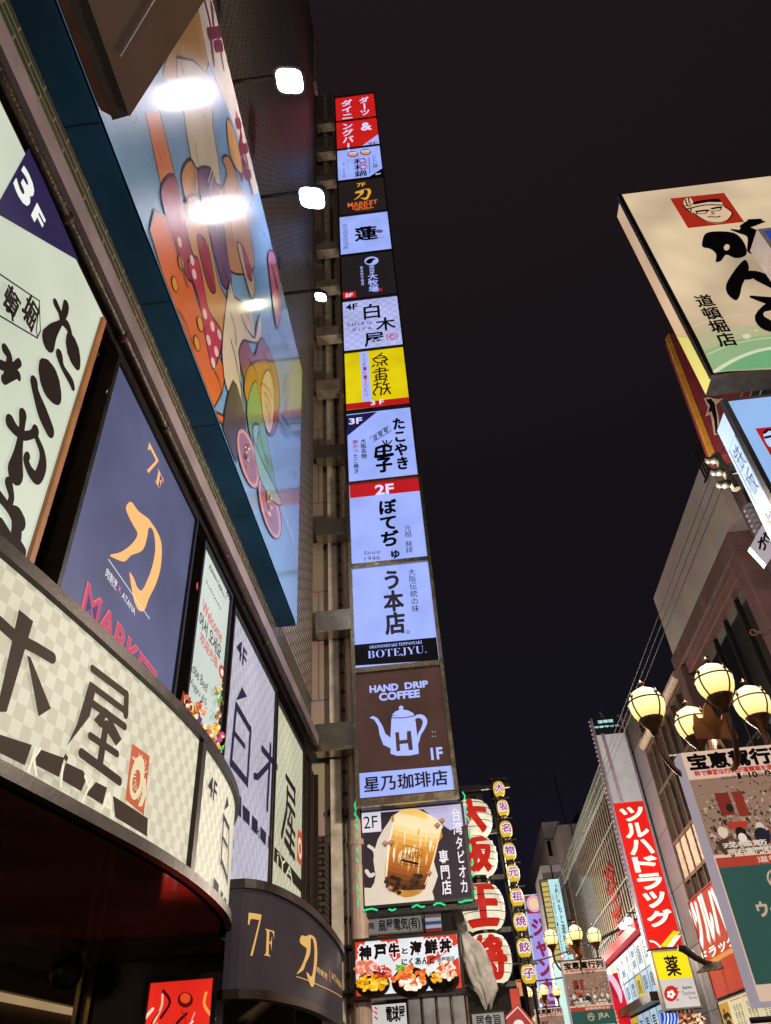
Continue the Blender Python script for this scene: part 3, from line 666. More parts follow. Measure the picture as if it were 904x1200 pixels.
# band with the roman letters
for q in (((-40, 980), (112, 1028), (80, 1118), (-40, 1060)), ((128, 1070), (150, 1048), (255, 1085), (232, 1190 - 20), (130, 1118)), ((262, 1105), (340, 1142), (355, 1175), (330, 1232), (240, 1180)), ((395, 1190), (445, 1215), (425, 1290), (350, 1245)), ((470, 1250), (626, 1350), (622, 1430), (480, 1345))): a.poly(E_(*q), BRC)
LT = lit('#e2debf')
for q in (((128, 1045), (95, 1145)), ((148, 1045), (118, 1090), (130, 1160)), ((248, 1118), (238, 1200 + 10)), ((345, 1165), (362, 1210)), ((378, 1182), (332, 1300 - 20)), ((452, 1240), (420, 1310)), ((455, 1240), (466, 1345)), ((435, 1290), (462, 1308))): a.line(E_(*q), .018, LT)
a.poly(E_((258, 1065), (270, 1085), (262, 1105), (248, 1085)), BRC)
a.build('lettering', r)
# second face of the same fascia beyond the mullion
a = Art(s1, .014, .0004)
u_m = s1.uv((228, 940))[0]
m = MB()
for du in (0,):
    A = [s1.P(u_m - .05, 3.14, .045), s1.P(u_m + .05, 3.14, .045), s1.P(u_m + .05, 4.2, .045), s1.P(u_m - .05, 4.2, .045)]
    B = [s1.P(u_m - .05, 3.14, -.05), s1.P(u_m + .05, 3.14, -.05), s1.P(u_m + .05, 4.2, -.05), s1.P(u_m - .05, 4.2, -.05)]
    m.add(A + B, [(0, 1, 2, 3), (0, 4, 5, 1), (1, 5, 6, 2), (3, 2, 6, 7), (0, 3, 7, 4)], DARK)
m.build('mullion', r)
a.text('4F', *H_((240, 95), (268, 235)), CH2, .02)
a.poly(H_((318, 195), (325, 240), (305, 262)), NAVY)
for q, w in ((((302, 285), (290, 490)), .05), (((302, 290), (326, 345)), .05), (((326, 340), (318, 580)), .05), (((290, 480), (318, 570)), .05), (((300, 385), (318, 425)), .04), (((345, 400), (352, 450), (338, 540)), .05)): a.line(H_(*q), w, CH2)
for q in (((258, 555), (280, 590), (275, 650), (252, 615)), ((288, 610), (298, 628), (293, 680), (284, 660)), ((304, 640), (314, 660), (308, 705), (298, 685))): a.poly(H_(*q), CH2)
a.build('lettering', r)

plan2 = arc([(-2.5, 8.75), (-2.36, 8.34), (-2.12, 8.46), (-1.95, 9.0), (-1.84, 9.9), (-1.82, 11.2), (-1.86, 12.6), (-1.95, 13.6), (-2.1, 14.1), (-2.4, 14.35)])
r, a, s2 = fascia('curved_fascia_sign', 'curved charcoal fascia sign with gold 7F and sword character', plan2, 2.55, 3.45, lit('#3b3236', .75, True, .45, .3, .9, .08), 'curved fascia signs')
GD = lit('#d0a45c', .95)
a.text('𝟕', *H_((415, 712), (462, 905)), GD, -.005); a.text('𝐅', *H_((487, 782), (522, 908)), GD, -.003)
logo(a, H_((628, 768))[0], H_((715, 1050))[0], GD)
a.text('肉割烹', *H_((713, 945), (760, 1008)), GD, .01); a.text('K', *H_((768, 960), (774, 1020)), lit('#b35570', .9), .01); a.text('ATANA', *H_((778, 970), (822, 1050)), GD, 0)
a.line(H_((622, 992), (720, 1030), (825, 1085)), .008, GD)
a.build('lettering', r)

# ------------------------------------------------------------------ entrance under the fascia
en = thing('shop_entrance', 'dark recessed shop entrance with a glossy ceiling under the cream fascia', 'shop front', (-3.5, 5, 0))
SOF = mat('glossy_maroon_soffit', '#7d5048', .1, 0, .5, 1.5, .12, 5, .45)
ins = [tuple(onz(x, y, 3.06).xy) for x, y in ((250, 1152), (235, 1150), (160, 1138), (90, 1122), (40, 1108), (0, 1100), (-60, 1090))]; ins.append((ins[-1][0], 2.2))
m = MB(); pl = [(p[0] - .02, p[1]) for p in plan1] + [(-2.62, 12.4)] + ins
m.prism(pl, 3.06, 3.13, SOF); m.build('soffit', en)
INN = mat('inner_wall_plaster', '#5d4a3a', .6, 0, .35, 2, .2, 20)
m = MB(); m.box((-5.9, 1, 0), (-5.8, 13, 3.3), INN); m.build('inner_wall', en)
m = MB(); m.box((-4.45, 9.6, 0), (-2.75, 9.7, 3.055), mat('inner_panel_dark', '#2b201c', .4)); m.build('side_panel', en)
m = MB(); m.box((-5.9, 13, 0), (-2.6, 13.1, 3.3), INN); m.build('end_wall', en)
m = MB(); m.box((-5.8, 1, 3.131), (-2.7, 13, 3.17), mat('inner_ceiling', '#6d5c4a', .6)); m.build('ceiling', en)
m = MB(); m.box((-5.799, 2, 2.86), (-5.7, 12.9, 2.93), lit('#b3946c', .8, True)); m.box((-5.799, 2, 2.931), (-5.6, 12.9, 3.13), mat('pelmet_paint', '#8a7358', .5)); m.build('beam', en)  # unlit beam strip given a glow so the inner wall brightens
m = MB()
for x in (-4.44, -4.3): m.box((x, 9.54, 0), (x + .05, 9.598, 3.04), mat('brass_strip', '#8d7748', .3, .8))
m.build('door_frame', en)
m = MB(); m.lathe((-5.3, 6.2, 3.05), [(0, .08), (.26, .08), (.3, .03), (.26, 0), (0, 0)], lit('#ffdcb0', 9, True), 20); m.build('added_ceiling_lamp', en)  # unseen lamp, added to brighten the entrance interior
m = MB(); m.lathe((-5.0, 8.2, 3.09), [(0, .04), (.1, .04), (.12, .0), (.09, -.005), (0, .03)], STEEL, 16); m.build('downlight_trim', en)
m = MB(); p = onz(78, 1142, 2.9); m.lathe(p, [(.0, .16), (.1, .16), (.17, .08), (.17, -.02), (.11, -.12), (0, -.15)], BLACK, 18); m.build('ceiling_speaker', en, smooth=True)
# red lit menu box
rb = faceY(8.35)
q0 = ony(172, 1146, 8.35); q1 = ony(243, 1172, 8.35)
r, a = sign('menu_box', 'red lit menu box hanging in the dark entrance', rb, q0.x, 1.4, q0.x + .74, q0.z, lit('#d8281c', 1.35, True, .25, .4), .25, .05, BLACK)
for k in range(16):
    x = q0.x + .08 + random.random() * .55; z = q0.z - .12 - random.random() * .5
    a.lineuv([(x, z), (x + random.uniform(-.1, .1), z - .1), (x + random.uniform(-.1, .15), z - .22)], random.uniform(.008, .03), lit(random.choice(['#f2b9a0', '#8d120c', '#f0a040', '#3b0806', '#ffd9c0'])), 4)
a.blob(218, 1172, 9, 9, lit('#5a0b08')); a.blob(218, 1170, 6, 6, lit('#e04a20'))
a.build('picture', r)

# ================================================================== SIGN TOWER
YT = 14.3
tf = faceY(YT)
TL_, TR_ = -1.68, .24
tw = thing('sign_tower', 'tall vertical tower of eleven lit shop signs fixed to the building by steel brackets', 'sign tower', (-.72, YT, 6.1))
DKF = mat('tower_dark_frame', '#3a332c', .4, .5, .3, 4); STF = mat('tower_steel_frame', '#a59a80', .25, .9, .25, 5, .08, 20)
m = MB(); m.box((TL_, YT + .01, 6.1), (TR_, YT + .55, 38.7), DKF)
m.build('cabinet', tw)
m = MB()
for x in (TL_, TR_ - .05): m.box((x, YT - .06, 14.3), (x + .05, YT + .009, 38.7), DKF)
for z in (38.64, 36.02 - .02, 33.28, 30.5, 27.8, 25.08, 22.36, 19.68, 17.0): m.box((TL_ + .051, YT - .05, z - .04), (TR_ - .051, YT + .008, z + .04), DKF)
m.build('upper_frame', tw)
m = MB()
for x in (TL_ - .03, TR_ - .05): m.box((x, YT - .09, 6.0), (x + .08, YT + .009, 14.295), STF)
for z, h in ((14.26, .05), (11.62, .08), (8.88, .08), (6.1, .1)): m.box((TL_ + .051, YT - .08, z - h), (TR_ - .051, YT + .008, z + h * .4), STF)
m.build('lower_frame', tw)
PB = '#9db0fb'
def tpanel(z0, z1, face, label):
    o = panel(tf, TL_ + .05, z0, TR_ - .05, z1, face, .0).build('sign_panel', tw); o['label'] = label
    return o, Art(tf, .006, .003)
def lpanel(y_top, y_bot): return ony(394 + .0292 * (y_top - 115), y_top, YT).z, ony(394 + .0292 * (y_bot - 115), y_bot, YT).z
WHT = lit('#dcd8ff', 1); REDP = lit('#c71f1c', 1, True); PBp = lit(PB, 1, True, .3, .16, 1.1); K = ink('#121018'); PBt = lit('#a3b4ff', 1)
# 9F
o, a = tpanel(36.04, 38.6, REDP, 'red sign panel at the very top')
a.text('ダーツ', *K1((382, 185), (480, 335)), WHT, .03, True); a.text('ダイニ', *K1((225, 210), (330, 372)), WHT, .03, True); a.build('lettering', o)
o, a = tpanel(33.3, 35.96, REDP, 'red sign panel with a pale corner and 9F')
a.poly(K1((395, 617), (556, 503), (570, 592)), PBt); a.text('&', *K1((395, 408), (500, 465)), WHT, .03); a.text('ングバー', *K1((232, 412), (340, 640)), WHT, .03, True)
a.text('9F', *K1((458, 582), (548, 590)), lit('#a02038'), .03); a.build('lettering', o)
o, a = tpanel(30.52, 33.22, PBp, 'pale sign panel with hearts and two bowls')
a.text('和和鍋', *K1((338, 722), (452, 872)), K, .02, True)
for x, y in ((412, 740), (420, 795)): a.blob(*K1((x, y))[0], 4.2, 2.6, lit('#b04060')); a.blob(*K1((x, y))[0], 3, 1.7, PBt)
for x, y in ((328, 685), (440, 670)): a.blob(*K1((x, y))[0], 6.5, 3.6, lit('#7a4a48')); a.blob(*K1((x, y))[0], 5, 2.2, lit('#c9a090')); a.line(K1((x - 30, y - 8), (x, y - 14), (x + 30, y - 10)), .08, lit('#e9dfe8'))
a.line(K1((470, 708), (478, 860)), .02, K); a.text('じじじ膳', *K1((495, 695), (550, 805)), K, 0, True); a.text('こにしこ', *K1((272, 730), (300, 825)), K, -.005, True); a.text('食べられる鍋', *K1((236, 765), (268, 895)), K, -.005, True)
a.poly(K1((475, 888), (588, 815), (598, 878)), ink('#20233a')); a.text('8F', *K1((527, 862), (578, 868)), WHT, .02); a.build('lettering', o)
o, a = tpanel(27.84, 30.44, lit('#2c2423', .7, True), 'black sign panel with gold sword character')
GD2 = lit('#e0a23c', 1); OR2 = lit('#d9682e', 1)
a.text('7F', *K1((362, 938), (440, 962)), GD2, .02); logo(a, K1((330, 1000))[0], K1((495, 1075))[0], GD2); a.text('MARKET', *K1((282, 1112), (548, 1116)), OR2, .02); a.text('GRILL', *K1((322, 1145), (515, 1152)), OR2, .02); a.text('MEAT MARKET', *K1((355, 1170), (492, 1166)), OR2, .0); a.build('lettering', o)
o, a = tpanel(25.12, 27.76, PBp, 'pale sign panel with one brush character')
a.text('蓮', *K2((345, 205), (545, 300)), K, .03); a.line(K2((375, 222), (440, 205), (525, 200)), [.12, .2, .06], K, 3); a.text('完全個室居酒屋', *K2((236, 172), (292, 390)), K, -.008, True); a.text('ren', *K2((528, 292), (605, 288)), K, .0); a.blob(*K2((560, 236))[0], 4.5, 2, lit('#6d4a78')); a.build('lettering', o)
o, a = tpanel(22.4, 25.04, lit('#2a2426', .7, True), 'black sign panel with oval emblem and pale writing')
a.blob(*K2((492, 494))[0], 8.3, 5, PBt, -5); a.poly(K2((440, 500), (470, 478), (505, 470), (530, 478), (505, 492), (495, 512), (470, 520), (450, 515)), K, 2)
a.text('焼肉屋', *K2((472, 537), (520, 612)), PBt, .02, True); a.text('大牧場', *K2((460, 612), (556, 765)), PBt, .03, True); a.text('熊本和牛焼肉', *K2((392, 545), (428, 712)), PBt, .015, True)
a.poly(K2((240, 775), (352, 765), (358, 815), (246, 830)), REDP); a.text('5F', *K2((262, 788), (330, 812)), WHT, .03); a.poly(K2((556, 742), (585, 740), (586, 762), (557, 764)), REDP); a.build('lettering', o)
CHK_P = checker('pale_blue_checker', '#b9bff3', '#a9b0ea', 1, .16)
o, a = tpanel(19.72, 22.32, CHK_P, 'checked pale sign panel with three black characters and 4F')
a.text('4F', *K2((262, 878), (372, 918)), K, .025); a.text('白', *K2((420, 880), (568, 995)), K, .02); a.text('木', *K2((525, 1003), (708, 1095)), K, .02); a.text('屋', *K3((378, 12), (540, 95)), K, .02)
a.text('S H i R O', *K2((278, 1048), (495, 1050)), K, .0); a.text('K i Y A', *K2((330, 1092), (498, 1098)), K, .0)
a.line(K3((558, 18), (636, 8), (640, 52), (562, 62)), .05, lit('#b84a60'), 1, True); a.blob(*K3((600, 36))[0], 4, 2.4, lit('#b84a60')); a.blob(*K3((604, 38))[0], 2.2, 1.4, PBt); a.build('lettering', o)
o, a = tpanel(17.04, 19.64, lit('#e4cf12', .95, True, .3, .18), 'yellow sign panel with dark red characters')
DR = ink('#6d1512'); a.poly(K3((240, 557), (728, 503), (735, 553), (240, 606)), lit('#b01a1c')); a.poly(K3((346, 154), (410, 147), (437, 534), (368, 543)), PBt)
a.text('TORIKIZOKU', *K3((366, 172), (412, 500)), lit('#a02a4a'), .0, True)
for st in (((490, 185), (520, 160)), ((452, 210), (500, 182), (550, 195), (545, 225), (490, 238), (455, 218), (452, 205)), ((465, 205), (540, 198)), ((460, 255), (445, 270)), ((490, 250), (482, 265)), ((515, 245), (520, 262)), ((540, 235), (560, 258)), ((520, 225), (565, 215)),
           ((450, 318), (570, 298)), ((500, 280), (505, 370)), ((470, 300), (540, 285), (545, 310)), ((475, 340), (545, 328), (550, 365), (480, 375), (475, 340)), ((480, 358), (548, 347)), ((490, 378), (460, 390)), ((530, 370), (560, 382)),
           ((455, 420), (515, 405)), ((485, 400), (480, 440), (455, 480), (470, 500)), ((490, 440), (515, 440), (512, 500)), ((545, 390), (530, 420)), ((535, 420), (575, 412)), ((555, 415), (560, 450), (535, 495)), ((525, 452), (585, 445)), ((560, 450), (588, 492))): a.line(K3(*st), .05, DR, 3)
a.text('3 F', *K3((432, 548), (538, 572)), WHT, .03); a.build('lettering', o)
o, a = tpanel(14.32, 16.92, PBp, 'pale sign panel with indigo 3F corner and fat black writing')
a.poly(K3((243, 647), (482, 618), (250, 806)), lit('#1f1a4a')); a.text('3F', *K3((260, 672), (366, 708)), WHT, .03)
a.text('たこやき', *K3((598, 668), (735, 1068)), K, .055, True); a.text('子', *K3((474, 990), (600, 1082)), K, .06)
for st, w in ((((480, 905), (540, 885), (588, 893)), .10), (((485, 935), (585, 925)), .07), (((475, 972), (530, 968), (597, 955)), .13), (((535, 890), (538, 965)), .09), (((525, 850), (545, 878)), .04), (((555, 848), (557, 878)), .04), (((597, 850), (570, 878)), .04), (((478, 908), (472, 965)), .08), (((588, 893), (590, 925)), .06)): a.line(K3(*st), w, K, 3)
a.line(K3((424, 832), (570, 735), (592, 775), (454, 862)), .02, K, 1, True)
for t, x, y in (('道', 468, 828), ('頓', 508, 800), ('堀', 550, 772)): a.text(t, *K3((x - 18, y - 18), (x + 18, y + 18)), K, .02)
a.text('串かつ', *K3((290, 850), (338, 950)), lit('#a02045'), .025, True); a.text('たこ焼き', *K3((297, 960), (342, 1112)), K, .025, True); a.text('大阪名物', *K3((354, 842), (404, 995)), K, .025, True); a.build('lettering', o)
o, a = tpanel(11.66, 14.24, PBp, 'pale sign panel with red 2F band')
a.poly(K4((208, 95), (632, 50), (640, 132), (212, 177)), lit('#b81d22', 1, True)); a.text('2F', *K4((362, 98), (482, 148)), WHT, .03)
a.text('ぼてぢ', *K4((385, 190), (512, 470)), K, .045, True); a.text('ゅ', *K4((462, 500), (516, 545)), K, .045); a.text('元祖', *K4((540, 345), (590, 415)), K, .0, True); a.text('発祥', *K4((547, 443), (598, 515)), K, .0, True)
a.text('Since', *K4((296, 505), (398, 518)), lit('#5a3d66'), .0); a.text('1946', *K4((300, 540), (396, 555)), lit('#5a3d66'), .0); a.build('lettering', o)
o, a = tpanel(8.9, 11.54, PBp, 'pale sign panel with brush writing above a black band')
a.poly(K4((240, 1075), (738, 1028), (755, 1168), (246, 1202)), ink('#16141c', .25)); a.text('う本店', *K4((408, 618), (552, 1005)), lit('#2e2a30', .8), .045, True); a.text('大阪伝統の味', *K4((566, 610), (636, 875)), K, .0, True)
a.line(K4((556, 998), (564, 988), (574, 992), (574, 1002), (564, 1006)), .015, K, 2, True)
a.text('𝐎𝐊𝐎𝐍𝐎𝐌𝐈𝐘𝐀𝐊𝐈 𝐓𝐄𝐏𝐏𝐀𝐍𝐘𝐀𝐊𝐈', *K4((330, 1082), (652, 1068)), PBt, 0); a.text('𝐁𝐎𝐓𝐄𝐉𝐘𝐔.', *K4((318, 1115), (680, 1130)), PBt, -.012); a.build('lettering', o)
o, a = tpanel(6.14, 8.78, lit('#4d3630', .9, True, .02, .3, .9, .5), 'brown sign panel with a coffee pot above a pale strip')
a.poly(K5((252, 836), (798, 790), (820, 930), (258, 982)), PBp)
a.text('HAND', *K5((318, 322), (488, 346)), PBt, .05); a.text('DRIP', *K5((524, 303), (664, 328)), PBt, .05); a.text('COFFEE', *K5((373, 366), (616, 388)), PBt, .05); a.text('1F', *K5((676, 688), (752, 752)), PBt, .04)
a.poly(K5((447, 520), (452, 500), (500, 492), (578, 488), (592, 560), (602, 640), (608, 722), (560, 732), (480, 734), (442, 722), (443, 690), (400, 670), (378, 610), (370, 560), (345, 520), (318, 512), (340, 500), (368, 515), (395, 560), (412, 605), (442, 628)), PBt, 1)
a.poly(K5((450, 496), (470, 474), (495, 465), (490, 450), (503, 438), (518, 446), (514, 462), (545, 468), (572, 482), (580, 488)), PBt, 1); a.line(K5((448, 512), (520, 512), (582, 500)), .02, lit('#4d3630', .9))
a.line(K5((585, 545), (580, 520), (600, 503), (630, 508), (645, 535), (632, 575), (612, 610), (602, 655)), [.05, .05, .07, .09, .09, .07, .06, .05], PBt, 4)
a.poly(K5((470, 598), (492, 596), (496, 645), (540, 640), (538, 592), (562, 588), (574, 700), (550, 703), (544, 662), (496, 667), (500, 706), (478, 709)), lit('#4d3630', .9))
a.text('星乃珈琲店', *K5((285, 862), (782, 906)), ink('#2a211f'), .02)
for k in range(4): (p,) = K5((688 + (k % 2) * 16, 595 + (k // 2) * 28)); a.blob(p[0], p[1], .7, .7, lit('#7fb08a'))
a.build('lettering', o)
# brackets
def brackets():
    for i, (y, w) in enumerate(((140, .6), (173, .6), (206, .6), (286, .6), (330, .5), (386, .55), (449, .55), (527, .55), (616, .6), (726, .65), (862, .7))):
        z = ony(392, y, YT + .1).z
        m = MB(); h = w * .42
        m.box((LW + .05, YT + .12, z - h), (TL_ - .001, YT + .5, z + h), STEEL if y > 500 else mat('dull_bracket_steel', '#b8a994', .45, .2, .3, 4)); o = m.build('bracket', tw, bevel=.01)
brackets()

# ================================================================== LOW LEFT SIGNS
# bubble tea box sign with green light rope
YB = 14.9
bf = faceY(YB)
p0, p1 = ony(421, 950, YB), ony(557, 1056, YB)
r, a = sign('box_sign', 'square lit box sign with a bubble tea cup and green light rope', bf, p0.x, ony(425, 1066, YB).z, ony(550, 1000, YB).x, p0.z, lit('#c2b8ce', 1, True, .3, .15), .5, .05, BLACK)
DKP = lit('#3a3038', .7, True)
a.poly(K6((122, 128), (590, 92), (620, 505), (130, 535)), DKP)
WP = lit('#d9cbb8', 1, True, .3, .1)
a.poly(K6((128, 455), (170, 455), (190, 400), (180, 330), (200, 240), (250, 160), (285, 130), (450, 150), (445, 330), (465, 400), (440, 470), (450, 512), (385, 518), (135, 536)), WP, 2)
a.poly(K6((400, 108), (588, 92), (592, 175), (520, 200), (470, 165)), lit('#b7b2d6', 1), 1)
a.line(K6((160, 270), (185, 290), (190, 330)), .06, WP, 3); a.line(K6((150, 380), (165, 400), (180, 395)), .07, WP, 3)
a.poly(K6((126, 128), (212, 120), (216, 205), (128, 212)), lit('#d6d0d8', 1)); a.text('2F', *K6((136, 140), (200, 188)), ink('#1a1518'), .0)
CUP = lit('#c58a3a', 1, True, .25, .35, 3)
a.poly(K6((268, 130), (480, 195), (462, 260), (440, 330), (410, 440), (385, 480), (320, 497), (260, 470), (232, 430), (232, 370), (245, 290), (270, 190)), CUP, 2)
a.poly(K6((270, 140), (300, 118), (350, 108), (400, 118), (470, 160), (482, 195), (400, 220), (300, 190)), lit('#f0d9ad', 1), 3)
a.poly(K6((290, 120), (345, 104), (400, 118), (420, 150), (350, 135)), lit('#f5c66a', 1.0), 3)
BANDS = ['#f3dcae', '#efd095', '#e9bb6a', '#dda148', '#cf8c38', '#c67f30', '#bd752c', '#b26a28', '#a65f26', '#965324', '#7d4420', '#66371c', '#4d2a17']
def cupx(t): return (272 - 36 * t, 150 + 300 * t), (480 - 72 * t, 198 + 262 * t)
for k, c_ in enumerate(BANDS):
    t0_, t1_ = k / 13, (k + 1) / 13 + .004; (l0, r0), (l1, r1) = cupx(t0_), cupx(t1_)
    a.poly(K6(l0, ((l0[0] + r0[0]) / 2, (l0[1] + r0[1]) / 2 + 10), r0, r1, ((l1[0] + r1[0]) / 2, (l1[1] + r1[1]) / 2 + 10), l1), lit(c_, 1)); a.d -= .0004
a.d += .002
a.line(K6((268, 165), (246, 300), (236, 420)), [.02, .035, .02], lit('#f6e6c2', 1), 3); a.line(K6((474, 215), (440, 350), (408, 440)), [.015, .03, .015], lit('#f2d79c', 1), 3)
for k in range(34):
    t = random.random(); u_ = random.random(); (l0, r0) = cupx(.05 + .5 * t); x = l0[0] + (r0[0] - l0[0]) * (.08 + .84 * u_); y0 = l0[1] + (r0[1] - l0[1]) * u_
    a.line(K6((x, y0), (x - 4 + random.uniform(-3, 3), y0 + random.uniform(15, 30)), (x - 7, y0 + random.uniform(35, 70))), [.004, random.uniform(.02, .045), .003], lit(random.choice(['#f2dfba', '#eccb8c', '#e0b066', '#f6e9d0', '#dba455'])), 3)
for k in range(0):
    x = 262 + k * 15 + random.uniform(-5, 5); y0 = 200 + random.uniform(0, 40) + k * 3
    a.line(K6((x, y0), (x - 8 + random.uniform(-6, 6), y0 + 50), (x - 14, y0 + random.uniform(70, 130))), [.02, random.uniform(.04, .09), .015], lit(random.choice(['#ecd9b2', '#f2dfc0', '#a8641f', '#e0a94a'])), 3)
for k in range(30):
    t = random.random(); x = 238 + 160 * t; y = 400 + random.uniform(0, 85) * (1 - abs(t - .5)) + (10 if t < .5 else 0)
    (p,) = K6((x, y)); a.blob(p[0], p[1], 2.9, 2.6, lit(random.choice(['#2a1a14', '#3a241a', '#4d3020'])), 0, 12)
a.line(K6((315, 270), (398, 290), (388, 365), (305, 350)), .012, ink('#3a2416'), 1, True); a.text('DENG TEA', *K6((312, 305), (392, 325)), ink('#3a2416'), .0); a.poly(K6((308, 330), (382, 348), (380, 358), (306, 340)), ink('#3a2416'))
for x, y in ((232, 265), (258, 262), (462, 185), (482, 165), (425, 395), (255, 462)): a.poly(K6((x - 14, y - 4), (x + 2, y - 16), (x + 16, y - 4), (x + 2, y + 16)), lit('#8a5640')); a.poly(K6((x - 12, y - 4), (x + 2, y - 14), (x + 14, y - 5), (x + 1, y + 2)), lit('#b78466'))
TXW = lit('#e6e0e6', 1)
a.text('台湾', *K6((522, 108), (575, 225)), TXW, .02, True); a.text('タピオカ', *K6((540, 232), (602, 482)), TXW, .02, True); a.text('専門店', *K6((468, 292), (528, 488)), TXW, .025, True)
a.build('picture', r)
GREEN = lit('#2fd68c', 1.1)
m = MB(); L_, R_, B0, T0 = p0.x, ony(550, 1000, YB).x, ony(425, 1066, YB).z, p0.z
def rope(a0, b0, n, seed):
    rnd = random.Random(seed)
    for k in range(n):
        t0, t1 = (k + rnd.uniform(0, .25)) / n, (k + rnd.uniform(.5, .85)) / n
        c_ = [Vector(a0).lerp(Vector(b0), t0 + (t1 - t0) * j / 3) + Vector((rnd.uniform(-.03, .03), -.05 + rnd.uniform(-.02, .01), rnd.uniform(-.03, .03))) for j in range(4)]
        m.tube(c_, .016, GREEN, 6)
rope((L_ - .05, YB, T0 + .2), (L_ - .05, YB, B0), 9, 1); rope((R_ + .04, YB, T0 + .2), (R_ + .04, YB, B0), 8, 2); rope((L_, YB, B0 - .04), (R_, YB, B0 - .03), 5, 3)
m.build('light_rope', r)
m = MB(); m.box((TL_ - .03, YB + .02, T0 + .002), (R_ - .1, YB + .45, T0 + .34), mat('stained_steel_sheet', '#8d7a55', .3, .8, .5, 3)); m.build('top_flashing', r)
m = MB()
m.box((L_ - .1, YB + .02, B0 - .12), (R_ + .05, YB + .3, B0 - .03), BLACK); m.build('base_tray', r)
for z in (B0 - .12, T0 + .08): m = MB(); m.tube([(-2.4, YB + .2, z), (L_ - .11, YB + .2, z)], .06, BLACK, 8); m.build('mounting_arm', r)

# name plate and striped plate
YN = 15.6; nf = faceY(YN)
q0, q1 = ony(426, 1078, YN), ony(497, 1092, YN)
r, a = sign('name_plate', 'small grey sign with navy writing 5階 under the bubble tea box', nf, q0.x, q1.z, q1.x, q0.z + .02, lit('#86807c', .8, True), .12, .025, mat('grey_plate_metal', '#77706a', .5, .4))
a.text('5階', *K6((146, 610), (184, 635)), ink('#222230'), .02); a.text('扇屋電気(有)', *K6((202, 595), (388, 640)), ink('#2c2f66'), .03); a.build('lettering', r)
q0, q1 = ony(498, 1072, YN + .3), ony(518, 1091, YN + .3)
r = thing('striped_sign', 'small sign striped white blue and red beside the grey plate', 'sign', (q0.x, YN + .3, q1.z))
m = MB(); m.box((q0.x, YN + .3, q1.z), (q1.x, YN + .4, q0.z), mat('plate_back', '#444038', .5)); m.build('casing', r)
m = MB(); f_ = faceY(YN + .297); h = (q0.z - q1.z) / 5
for k, c in enumerate(('#8a2a30', '#b5aeb0', '#34568a', '#b5aeb0', '#6d5a58')): m.add([f_.P(q0.x, q1.z + k * h), f_.P(q1.x, q1.z + k * h), f_.P(q1.x, q1.z + (k + 1) * h), f_.P(q0.x, q1.z + (k + 1) * h)], [(0, 1, 2, 3)], lit(c, .8))
m.build('stripes', r)

# bowl shop sign
YK = 14.7; kf = faceY(YK)
q0, q1 = ony(413, 1101, YK), ony(546, 1164, YK)
r, a = sign('box_sign', 'wide lit sign with three seafood rice bowls on red and white rays', kf, q0.x, ony(418, 1172, YK).z, q1.x, q0.z, lit('#d9e2e6', 1, True), .35, .05, DARK)
RR = lit('#cf3a20', 1)
for t in (((92, 688), (150, 682), (92, 800)), ((92, 860), (98, 940), (190, 935), (240, 900)), ((200, 670), (285, 664), (300, 760), (270, 780)), ((400, 660), (545, 658), (552, 700), (420, 800)), ((555, 760), (575, 900), (480, 915), (420, 860)), ((300, 935), (410, 925), (380, 880))): a.poly(K6(*t), RR)
KB = ink('#15110f')
for t, x0, y0, x1, y1 in (('神', 116, 712, 172, 772), ('戸', 182, 706, 240, 766), ('牛', 246, 700, 298, 758), ('と', 304, 720, 334, 746), ('海', 340, 692, 398, 750), ('鮮', 404, 686, 466, 744), ('丼', 470, 682, 528, 738)):
    a.text(t, *K6((x0 - 2, y0 - 2), (x1 + 2, y1 + 2)), TXW, .12); a.text(t, *K6((x0 + 2, y0 + 2), (x1 - 2, y1 - 2)), KB, .065)
a.text('にくあんど', *K6((305, 768), (455, 788)), KB, .04); a.text('道頓堀店', *K6((460, 762), (540, 776)), KB, .02)
def heap(cx, cy, rx, ry, cols, n, s=5):
    for k in range(n):
        q, t = random.random() * 6.283, math.sqrt(random.random()); (p,) = K6((cx + rx * t * math.cos(q), cy + ry * t * math.sin(q)))
        a.blob(p[0], p[1], random.uniform(.5, 1) * s / 3.767, random.uniform(.5, 1) * s / 3.767, lit(random.choice(cols)), random.uniform(-60, 60), 8)
for cx, cy, rx, ry in ((178, 868, 76, 60), (345, 858, 84, 68), (490, 850, 70, 55)):
    a.blob(*K6((cx, cy + 14))[0], rx / 3.767, ry / 3.767, ink('#1d1613'), -5)
heap(150, 810, 48, 32, ['#e58a70', '#d96a50', '#f0b59c'], 40, 13); heap(228, 832, 34, 36, ['#c2281c', '#e05a34', '#a01a14'], 60, 7); heap(178, 880, 68, 34, ['#f2b71c', '#e09a10', '#f7cf4a', '#c98208'], 70, 12)
heap(345, 850, 76, 50, ['#e0662a', '#f0893c', '#d9521c', '#f5a45c'], 70, 14); heap(350, 885, 50, 26, ['#f0e2d0', '#e9d0b8', '#fff2e2'], 30, 12); heap(300, 815, 20, 12, ['#4f9a35', '#6fbe46'], 16, 8)
heap(505, 830, 52, 38, ['#f0e0d0', '#e8b08c', '#c84a28', '#f6ead8'], 50, 13); heap(460, 858, 26, 22, ['#f0b428', '#e08a14'], 24, 9)
a.build('picture', r)
for z in (q0.z - .1, 3.1): m = MB(); m.tube([(-2.4, YK + .2, z), (q0.x - .01, YK + .2, z)], .05, BLACK, 8); m.build('mounting_arm', r)

